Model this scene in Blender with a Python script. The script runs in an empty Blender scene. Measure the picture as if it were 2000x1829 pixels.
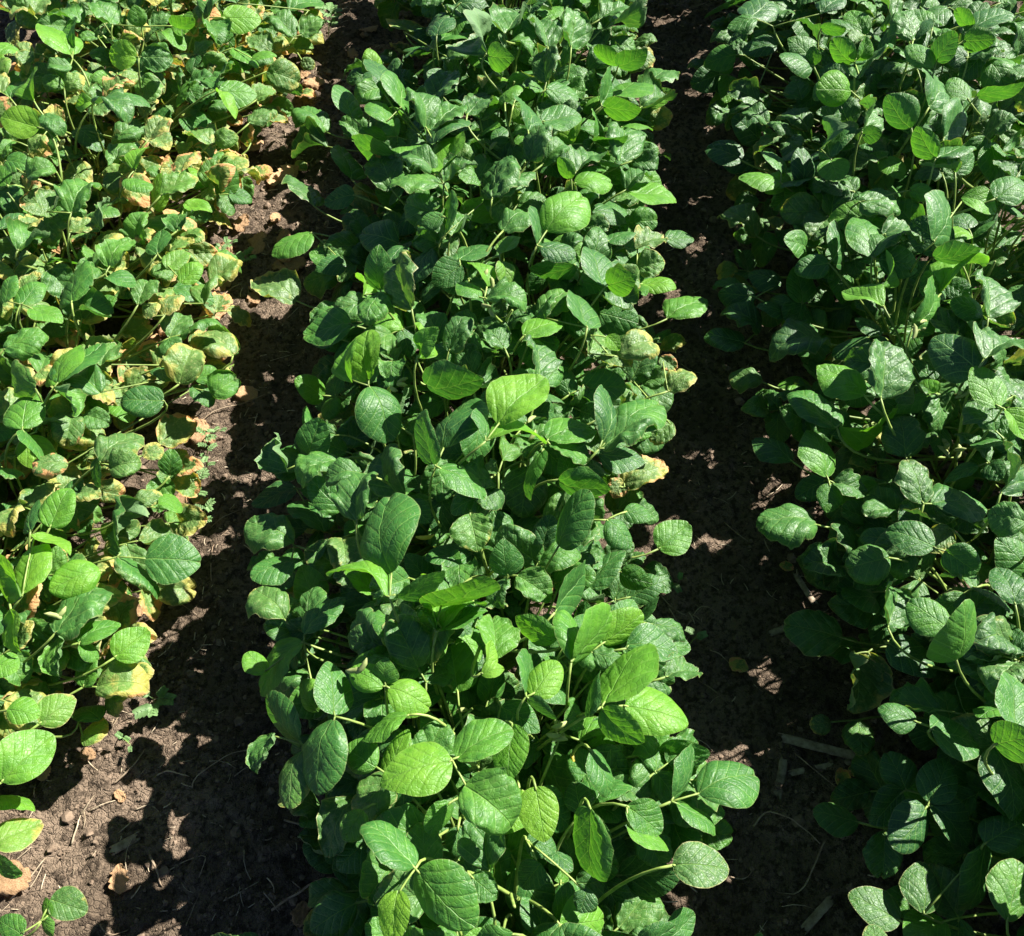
SUNEL, SUNAZ, SKYS, EXPO = 44.0, 32.0, 0.05, 1.55
import bpy, math, random
import numpy as np
from mathutils import Vector, Matrix, noise

R = math.radians
rnd = random.Random(11)
S = bpy.context.scene
COL = S.collection

# ------------------------------------------------------------------ camera
CAMH, PITCH, FPX = 1.35, R(57.0), 1900.0
CPX, CPY = 1000.0, 914.5
cp, sp = math.cos(PITCH), math.sin(PITCH)
FWD = Vector((0, cp, -sp)); UPV = Vector((0, sp, cp)); RGT = Vector((1, 0, 0))
CAM = Vector((0, 0, CAMH))

def ray(px, py):
    return (FWD + RGT * ((px - CPX) / FPX) - UPV * ((py - CPY) / FPX))
def unproj(px, py, z):
    d = ray(px, py)
    t = (z - CAMH) / d.z
    return CAM + d * t
def proj(p):
    q = p - CAM
    w = q.dot(FWD)
    return (CPX + FPX * q.dot(RGT) / w, CPY - FPX * q.dot(UPV) / w, w)

cam = bpy.data.cameras.new('camera')
cam.sensor_width = 36; cam.lens = 36 * FPX / 2000.0
cam.clip_start = 0.02; cam.clip_end = 300
co = bpy.data.objects.new('camera', cam); COL.objects.link(co)
co.location = CAM; co.rotation_euler = (math.pi / 2 - PITCH, 0, 0)
S.camera = co

# ------------------------------------------------------------------ light
SUN_EL, SUN_AZ = R(SUNEL), R(SUNAZ)          # azimuth from +X towards +Y
sdir = Vector((math.cos(SUN_EL) * math.cos(SUN_AZ), math.cos(SUN_EL) * math.sin(SUN_AZ), math.sin(SUN_EL)))
sl = bpy.data.lights.new('sun', 'SUN'); sl.energy = 5.0; sl.angle = R(0.5); sl.color = (1.0, .955, .88)
so = bpy.data.objects.new('sun', sl); COL.objects.link(so)
so.location = sdir * 20
so.rotation_euler = (-sdir).to_track_quat('-Z', 'Y').to_euler()
W = bpy.data.worlds.new('World'); S.world = W; W.use_nodes = True
nt = W.node_tree
sky = nt.nodes.new('ShaderNodeTexSky'); sky.sky_type = 'NISHITA'; sky.sun_disc = False; sky.air_density = .38; sky.dust_density = .15
sky.sun_elevation = SUN_EL; sky.sun_rotation = math.pi / 2 - SUN_AZ
nt.links.new(sky.outputs[0], nt.nodes['Background'].inputs[0])
nt.nodes['Background'].inputs[1].default_value = SKYS
S.view_settings.view_transform = 'Standard'; S.view_settings.look = 'None'
S.view_settings.gamma = 1; S.view_settings.exposure = EXPO
S.render.engine = 'CYCLES'
S.cycles.max_bounces = 6; S.cycles.transmission_bounces = 4

# ------------------------------------------------------------------ node helper
class NB:
    def __init__(s, name):
        s.m = bpy.data.materials.new(name); s.m.use_nodes = True
        s.t = s.m.node_tree; s.p = s.t.nodes['Principled BSDF']; s.out = s.t.nodes['Material Output']
    def n(s, typ, **k):
        o = s.t.nodes.new('ShaderNode' + typ)
        for a, b in k.items(): setattr(o, a, b)
        return o
    def put(s, sock, v):
        if hasattr(v, 'is_output') or isinstance(v, bpy.types.NodeSocket): s.t.links.new(v, sock)
        elif isinstance(v, (tuple, list)) and len(v) == 3 and sock.type == 'RGBA': sock.default_value = (*v, 1)
        else: sock.default_value = v
    def math(s, op, a, b=0.0, c=None, clamp=False):
        o = s.n('Math', operation=op); o.use_clamp = clamp
        s.put(o.inputs[0], a); s.put(o.inputs[1], b)
        if c is not None: s.put(o.inputs[2], c)
        return o.outputs[0]
    def mix(s, f, a, b, bt='MIX'):
        o = s.n('Mix', data_type='RGBA', blend_type=bt)
        s.put(o.inputs[0], f); s.put(o.inputs[6], a); s.put(o.inputs[7], b)
        return o.outputs[2]
    def ss(s, v, lo, hi, a=0.0, b=1.0):
        o = s.n('MapRange', interpolation_type='SMOOTHSTEP')
        for i, x in enumerate((v, lo, hi, a, b)): s.put(o.inputs[i], x)
        return o.outputs[0]
    def noise(s, vec, scale, det=3, rough=.55, dim='3D', w=None):
        o = s.n('TexNoise', noise_dimensions=dim)
        if vec is not None: s.put(o.inputs['Vector'], vec)
        if w is not None: s.put(o.inputs['W'], w)
        o.inputs['Scale'].default_value = scale; o.inputs['Detail'].default_value = det; o.inputs['Roughness'].default_value = rough
        return o.outputs[0]

def leaf_material():
    b = NB('leaf_blade')
    uv0 = b.n('TexCoord').outputs['UV']
    sx = b.n('SeparateXYZ'); b.put(sx.inputs[0], uv0)
    U, V = sx.outputs[0], sx.outputs[1]
    edge = b.n('Attribute', attribute_name='edge').outputs['Fac']
    oi = b.n('ObjectInfo'); rndv = oi.outputs['Random']
    sc = b.n('SeparateColor'); b.put(sc.inputs[0], oi.outputs['Color'])
    Y, G, B = sc.outputs[0], sc.outputs[1], sc.outputs[2]
    cx = b.n('CombineXYZ'); b.put(cx.inputs[0], U); b.put(cx.inputs[1], V); b.put(cx.inputs[2], b.math('MULTIPLY', rndv, 37.0))
    uv = cx.outputs[0]
    ax = b.math('ABSOLUTE', U)
    # veins
    wid = b.math('MULTIPLY_ADD', V, -0.010, 0.020)
    mid = b.math('SUBTRACT', 1.0, b.math('DIVIDE', ax, wid, clamp=True))
    side = b.math('MULTIPLY', b.math('GREATER_THAN', U, 0.0), 0.37)
    wob = b.math('MULTIPLY', b.noise(uv, 3.0, 1, .5), 0.25)
    q = b.math('MULTIPLY_ADD', ax, -1.05, V)
    q = b.math('ADD', q, b.math('MULTIPLY', b.math('MULTIPLY', ax, ax), 0.55))
    t = b.math('ADD', b.math('MULTIPLY_ADD', q, 4.9, side), wob)
    pp = b.math('PINGPONG', t, 0.5)
    lat = b.math('SUBTRACT', 1.0, b.ss(pp, 0.008, 0.06))
    vo = b.n('TexVoronoi', feature='DISTANCE_TO_EDGE')
    b.put(vo.inputs['Vector'], uv); vo.inputs['Scale'].default_value = 15
    net = b.ss(vo.outputs['Distance'], 0.0, 0.16)
    vein = b.math('MAXIMUM', mid, b.math('MULTIPLY', lat, 0.7))
    # height: quilted between veins
    h = b.math('MULTIPLY', b.ss(pp, 0.0, 0.22), 0.45)
    h = b.math('ADD', h, b.math('MULTIPLY', net, 0.22))
    h = b.math('SUBTRACT', h, b.math('MULTIPLY', mid, 0.9))
    puck = b.noise(uv, 8.0, 2, .5)
    h = b.math('ADD', h, b.math('MULTIPLY', puck, b.math('MULTIPLY_ADD', Y, 2.0, 0.7)))
    bump = b.n('Bump'); bump.inputs['Strength'].default_value = 0.6; bump.inputs['Distance'].default_value = 0.0017
    b.put(bump.inputs['Height'], h)
    # colour
    n1 = b.noise(uv, 4.0, 3, .6)
    n2 = b.noise(uv, 13.0, 3, .6)
    g = b.math('ADD', G, b.math('MULTIPLY_ADD', n1, 0.5, -0.25), clamp=True)
    cr = b.n('ValToRGB'); b.put(cr.inputs[0], g)
    e = cr.color_ramp.elements
    e[0].position = 0; e[0].color = (.018, .076, .022, 1)
    e[1].position = 1; e[1].color = (.240, .450, .042, 1)
    x = e.new(.35); x.color = (.044, .162, .026, 1)
    x = e.new(.62); x.color = (.112, .300, .026, 1)
    c = cr.outputs[0]
    c = b.mix(b.math('MULTIPLY', vein, 0.6), c, (.22, .40, .09))
    c = b.mix(b.math('MULTIPLY', b.math('SUBTRACT', 1.0, net), 0.16), c, (.16, .30, .06))
    c = b.mix(b.math('MULTIPLY', Y, .55), c, (.20, .27, .085))
    # pale stipple on damaged blades
    stp = b.math('MULTIPLY', b.ss(n2, .54, .66), b.math('MULTIPLY', Y, 0.8, clamp=True))
    c = b.mix(stp, c, (.30, .36, .13))
    # yellowing from the margin in, veins stay green
    nb = b.noise(uv, 2.3, 2, .5)
    em = b.math('ADD', b.math('MULTIPLY', edge, .62), b.math('MULTIPLY', V, .30))
    yv = b.math('ADD', em, b.math('MULTIPLY_ADD', nb, 1.7, -0.80))
    yv = b.math('ADD', yv, b.math('MULTIPLY_ADD', n2, .6, -0.30))
    yv = b.math('SUBTRACT', yv, b.math('MULTIPLY', vein, 0.30))
    ylo = b.math('MULTIPLY_ADD', Y, -0.95, 1.12)
    fy = b.math('MULTIPLY', b.ss(yv, ylo, b.math('ADD', ylo, 0.42)), b.ss(Y, 0.02, 0.3))
    c = b.mix(b.math('MULTIPLY', fy, 0.9), c, b.mix(n2, (.36, .36, .055), (.46, .39, .12)))
    nc = b.noise(uv, 3.1, 3, .6)
    bv = b.math('ADD', em, b.math('MULTIPLY_ADD', nc, 1.9, -0.90))
    blo = b.math('MULTIPLY_ADD', B, -1.0, 1.22)
    fb = b.math('MULTIPLY', b.ss(bv, blo, b.math('ADD', blo, 0.16)), b.ss(B, 0.01, 0.1))
    tan = b.mix(n2, (.48, .21, .065), (.62, .37, .17))
    c = b.mix(fb, c, tan)
    spk = b.math('MULTIPLY', b.ss(b.noise(uv, 34.0, 2, .5), .69, .76), b.ss(nc, .42, .58))
    c = b.mix(b.math('MULTIPLY', spk, .7), c, (.38, .33, .19))
    rim = b.math('MULTIPLY', b.ss(b.math('MULTIPLY_ADD', n2, .10, b.math('SUBTRACT', edge, .05)), b.math('MULTIPLY_ADD', Y, -.10, .955), .985), b.math('MULTIPLY_ADD', Y, 1.6, 0.22, clamp=True))
    c = b.mix(b.math('MULTIPLY', rim, 0.6), c, (.50, .42, .20))
    back = b.n('NewGeometry').outputs['Backfacing']
    c2 = b.mix(b.math('MULTIPLY', back, 0.6), c, (.16, .27, .12))
    b.put(b.p.inputs['Base Color'], c2)
    ro = b.math('MULTIPLY_ADD', n2, 0.26, 0.36)
    ro = b.math('ADD', ro, b.math('MULTIPLY', back, 0.2))
    ro = b.math('ADD', ro, b.math('MULTIPLY', b.math('ADD', fy, fb), 0.15))
    b.put(b.p.inputs['Roughness'], ro)
    b.p.inputs['Specular IOR Level'].default_value = 0.46
    b.put(b.p.inputs['Normal'], bump.outputs[0])
    tr = b.n('BsdfTranslucent')
    tc = b.mix(1.0, c, (1.65, 1.75, .65), 'MULTIPLY')
    b.put(tr.inputs[0], tc); b.put(tr.inputs['Normal'], bump.outputs[0])
    mx = b.n('MixShader'); b.put(mx.inputs[0], b.math('MULTIPLY_ADD', G, .36, .14, clamp=True))
    b.t.links.new(b.p.outputs[0], mx.inputs[1]); b.t.links.new(tr.outputs[0], mx.inputs[2])
    b.t.links.new(mx.outputs[0], b.out.inputs[0])
    return b.m

def plain(name, c1, c2, scale=60, rough=.6, transl=0.0, bump=0.3, dist=.001, stretch=None):
    b = NB(name)
    tc = b.n('TexCoord').outputs['Object']
    if stretch:
        mp = b.n('Mapping'); b.put(mp.inputs[0], tc); mp.inputs['Scale'].default_value = stretch; tc = mp.outputs[0]
    rv = b.n('ObjectInfo').outputs['Random']
    n = b.noise(tc, scale, 4, .6, '4D', b.math('MULTIPLY', rv, 20.0))
    f = b.ss(n, .3, .7)
    c = b.mix(f, c1, c2)
    hv = b.n('HueSaturation'); b.put(hv.inputs['Value'], b.math('MULTIPLY_ADD', rv, .5, .75)); b.put(hv.inputs['Color'], c)
    b.put(b.p.inputs['Base Color'], hv.outputs[0]); b.p.inputs['Roughness'].default_value = rough
    bp = b.n('Bump'); bp.inputs['Strength'].default_value = bump; bp.inputs['Distance'].default_value = dist
    b.put(bp.inputs['Height'], n); b.put(b.p.inputs['Normal'], bp.outputs[0])
    if transl:
        tr = b.n('BsdfTranslucent'); b.put(tr.inputs[0], hv.outputs[0])
        mx = b.n('MixShader'); mx.inputs[0].default_value = transl
        b.t.links.new(b.p.outputs[0], mx.inputs[1]); b.t.links.new(tr.outputs[0], mx.inputs[2]); b.t.links.new(mx.outputs[0], b.out.inputs[0])
    return b.m

def soil_material():
    b = NB('dry_soil')
    tc = b.n('TexCoord').outputs['Object']
    a = b.noise(tc, 5, 5, .6); f = b.noise(tc, 90, 5, .7); g = b.noise(tc, 420, 3, .7)
    c = b.mix(b.ss(a, .35, .68), (.140, .104, .072), (.290, .216, .155))
    c = b.mix(b.ss(f, .46, .60, 0, .85), c, (.056, .041, .029))
    c = b.mix(b.ss(g, .60, .72, 0, .55), c, (.32, .24, .165))
    c = b.mix(b.ss(g, .42, .30, 0, .6), c, (.045, .03, .02))
    b.put(b.p.inputs['Base Color'], c); b.p.inputs['Roughness'].default_value = .95
    b.p.inputs['Specular IOR Level'].default_value = .15
    vc = b.n('TexVoronoi', feature='DISTANCE_TO_EDGE'); b.put(vc.inputs['Vector'], b.mix(.03, tc, b.n('TexNoise').outputs[1])); vc.inputs['Scale'].default_value = 120
    h = b.math('ADD', b.math('MULTIPLY', f, 1.0), b.math('MULTIPLY', g, .35))
    h = b.math('ADD', h, b.math('MULTIPLY', b.ss(vc.outputs['Distance'], 0, .12), .25))
    bp = b.n('Bump'); bp.inputs['Strength'].default_value = .9; bp.inputs['Distance'].default_value = .013
    b.put(bp.inputs['Height'], h); b.put(b.p.inputs['Normal'], bp.outputs[0])
    return b.m

M_LEAF = leaf_material()
M_STEM = plain('green_stem', (.16, .25, .045), (.30, .40, .10), 90, .5, .12)
M_DRY = plain('dry_leaf', (.36, .20, .09), (.62, .40, .22), 45, .8, .2, .8, .002)
M_STRAW = plain('straw', (.20, .15, .09), (.58, .48, .34), 16, .8, 0, .5, .001, (8, 1, 8))
M_ROOT = plain('dry_root', (.24, .16, .10), (.46, .36, .25), 70, .85)
M_STALK = plain('weathered_stalk', (.17, .125, .08), (.40, .33, .24), 40, .85, 0, .5, .001, (3, 3, 3))
M_WEED = plain('weed_leaf', (.10, .21, .06), (.22, .36, .14), 80, .6, .25)
M_POD = plain('fuzzy_pod', (.26, .34, .10), (.42, .46, .18), 120, .75, .2)
M_PODY = plain('yellow_pod', (.60, .48, .05), (.72, .58, .10), 60, .5, .2)
M_SOIL = soil_material()
M_CLOD = plain('soil_clod', (.085, .058, .038), (.20, .145, .10), 110, .95, 0, .8, .002)

# ------------------------------------------------------------------ mesh helpers
def mesh(name, v, f, mat, smooth=True):
    me = bpy.data.meshes.new(name); me.from_pydata([tuple(p) for p in v], [], f)
    if smooth: me.polygons.foreach_set('use_smooth', [True] * len(me.polygons))
    me.materials.append(mat); me.update()
    return me
def obj(name, me, parent=None, mat4=None):
    o = bpy.data.objects.new(name, me); COL.objects.link(o)
    if parent: o.parent = parent
    if mat4 is not None: o.matrix_local = mat4
    return o
def tag(o, label, cat, group=None, kind=None):
    o['label'] = label; o['category'] = cat
    if group: o['group'] = group
    if kind: o['kind'] = kind
    return o

class MB:
    def __init__(s): s.v = []; s.f = []
    def tube(s, pts, rad, n=6):
        k0 = len(s.v); m = len(pts)
        for i, p in enumerate(pts):
            d = (pts[min(i + 1, m - 1)] - pts[max(i - 1, 0)])
            if d.length < 1e-9: d = Vector((0, 0, 1))
            d.normalize()
            a = d.orthogonal() if abs(d.z) > .99 else d.cross(Vector((0, 0, 1)))
            a.normalize(); c = d.cross(a)
            r = rad[i] if isinstance(rad, (list, tuple)) else rad
            for j in range(n):
                t = 2 * math.pi * j / n
                s.v.append(p + a * (r * math.cos(t)) + c * (r * math.sin(t)))
        for i in range(m - 1):
            for j in range(n):
                q = k0 + i * n
                s.f.append((q + j, q + (j + 1) % n, q + n + (j + 1) % n, q + n + j))
        s.f.append(tuple(k0 + j for j in range(n - 1, -1, -1)))
        s.f.append(tuple(k0 + (m - 1) * n + j for j in range(n)))
    def blob(s, c, r, seed, sq=.7, n=7, mrow=5, amp=.35):
        k0 = len(s.v)
        for i in range(mrow + 1):
            th = math.pi * i / mrow
            for j in range(n):
                ph = 2 * math.pi * j / n
                d = Vector((math.sin(th) * math.cos(ph), math.sin(th) * math.sin(ph), math.cos(th)))
                q = r * (1 + amp * noise.noise(d * 1.7 + Vector((seed, seed * .7, 0))))
                s.v.append(c + Vector((d.x * q, d.y * q, d.z * q * sq)))
        for i in range(mrow):
            for j in range(n):
                a = k0 + i * n
                s.f.append((a + j, a + n + j, a + n + (j + 1) % n, a + (j + 1) % n))
    def mesh(s, name, mat, smooth=True): return mesh(name, s.v, s.f, mat, smooth)

def bez(a, c, d, n=8):
    return [a * (1 - t) ** 2 + c * (2 * t * (1 - t)) + d * t * t for t in [i / (n - 1) for i in range(n)]]

# ------------------------------------------------------------------ leaflets (length 1 along +Y, width 1 along X, upper face +Z)
def leaflet_mesh(kind, seed):
    r = random.Random(seed * 7 + len(kind))
    nx, ny = 20, 30
    p = r.uniform(.68, .92); qx = r.uniform(.44, .80)
    arch = r.uniform(.02, .13); fold = r.uniform(-.05, .32); cup = r.uniform(.0, .55)
    twist = r.uniform(-.3, .3); wave = r.uniform(.012, .03); jag = r.choice((.012, .016, .03)); asym = r.uniform(-.14, .14)
    notch = r.choice((0, 0, 0, .04, .08)); puck = r.uniform(.012, .024); curl = r.choice((0, 0, -.15, -.35)); sbend = r.uniform(-.06, .06)
    if kind == 'young':
        p = r.uniform(.72, .85); qx = r.uniform(.75, .95); fold = r.uniform(.2, .55); arch = r.uniform(.05, .2)
    if kind == 'crinkle':
        wave = r.uniform(.09, .19); jag = r.uniform(.05, .12); puck = r.uniform(.030, .052); cup = r.uniform(-.3, .8); fold = r.uniform(-.1, .7)
        curl = r.uniform(0, .9) * r.choice((-1, -1, -1, 1)); notch = r.choice((0, .06, .14)); arch = r.uniform(.05, .24)
    if kind == 'dry':
        wave = r.uniform(.14, .26); jag = .38; puck = .07; cup = r.uniform(-.7, .5); curl = r.uniform(-.9, .2); arch = r.uniform(-.12, .1); notch = .08
    wmax = 0; vs = []; uvs = []; ed = []
    o = Vector((seed * 3.1, seed * 1.7, 0))
    def w(v): return math.sin(math.pi * min(max(v, 1e-4), .9999) ** p) ** qx
    for i in range(ny + 1):
        v = .5 - .5 * math.cos(math.pi * i / ny)
        for j in range(nx + 1):
            s = -1 + 2 * j / nx
            hw = .5 * w(v)
            if v > .93 and kind != 'dry': hw = min(hw, .5 * w(.93) * ((1 - v) / .07) ** .62)
            jg = 1 + jag * (noise.noise(o + Vector((v * 9, 3.0 * (1 if s > 0 else -1), 1))) + .7 * noise.noise(o + Vector((v * 26, 5.0 * (1 if s > 0 else -1), 2)))) * abs(s) ** 3
            x = s * hw * jg * (1 + asym * (1 if s > 0 else -1))
            y = v - notch * max(0, v - .75) / .25 * max(0, 1 - abs(s * hw) / .09) * (1 - abs(s) * .5)
            q = Vector((x, y, 0))
            z = arch * 4 * v * (1 - v) + fold * abs(x) * (.5 + .5 * (1 - v)) - cup * x * x
            z += sbend * math.sin(v * 6.28) + twist * x * (v - .3)
            ee = abs(s) ** 2
            z += wave * ee * w(v) * noise.noise(o + Vector((v * 5 + s, 4 * (1 if s > 0 else -1), 7)))* 1.6
            z += puck * noise.noise(o + Vector((x * 9, y * 9, 0))) + puck * .6 * noise.noise(o + Vector((x * 21, y * 21, 3)))
            # quilting between side veins
            tt = (v - 1.05 * abs(x) + .55 * x * x) * 4.9 + (.37 if x > 0 else 0)
            pp = abs((tt + .5) % 1 - .5)
            z += .0075 * math.sin(min(pp / .34, 1) * math.pi / 2) * (1 - abs(s) ** 4) * (w(v))
            if curl:
                k = max(0, abs(s) - .55) / .45
                z += curl * .22 * k * k * w(v); x *= 1 - abs(curl) * .28 * k * k
                kt = max(0, v - .72) / .28
                z += curl * .16 * kt * kt; y -= abs(curl) * .09 * kt * kt
            vs.append([x, y, z])
            uvs.append((q.x, v))
            dist = min((1 - abs(s)) * hw, (1 - v) * .8, .05 + v * .8)
            ed.append(1 - min(1, dist / .40))
    vs = np.array(vs)
    vs[:, 0] /= max(vs[:, 0].max() - vs[:, 0].min(), 1e-6)
    vs[:, 2] -= vs[:nx + 1, 2].mean()
    zt = vs[-(nx + 1):, 2].mean(); vs[:, 2] -= zt * vs[:, 1]
    fs = [(i * (nx + 1) + j, i * (nx + 1) + j + 1, (i + 1) * (nx + 1) + j + 1, (i + 1) * (nx + 1) + j) for i in range(ny) for j in range(nx)]
    me = mesh('leaflet', vs.tolist(), fs, M_DRY if kind == 'dry' else M_LEAF)
    ul = me.uv_layers.new(name='UVMap')
    li = np.empty(len(me.loops), dtype=np.int32); me.loops.foreach_get('vertex_index', li)
    ul.data.foreach_set('uv', np.array(uvs, dtype=np.float32)[li].ravel())
    at = me.attributes.new('edge', 'FLOAT', 'POINT'); at.data.foreach_set('value', ed)
    return me
LM = {k: [leaflet_mesh(k, i + 1) for i in range(n)] for k, n in (('flat', 18), ('crinkle', 18), ('young', 5), ('dry', 6))}

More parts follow.
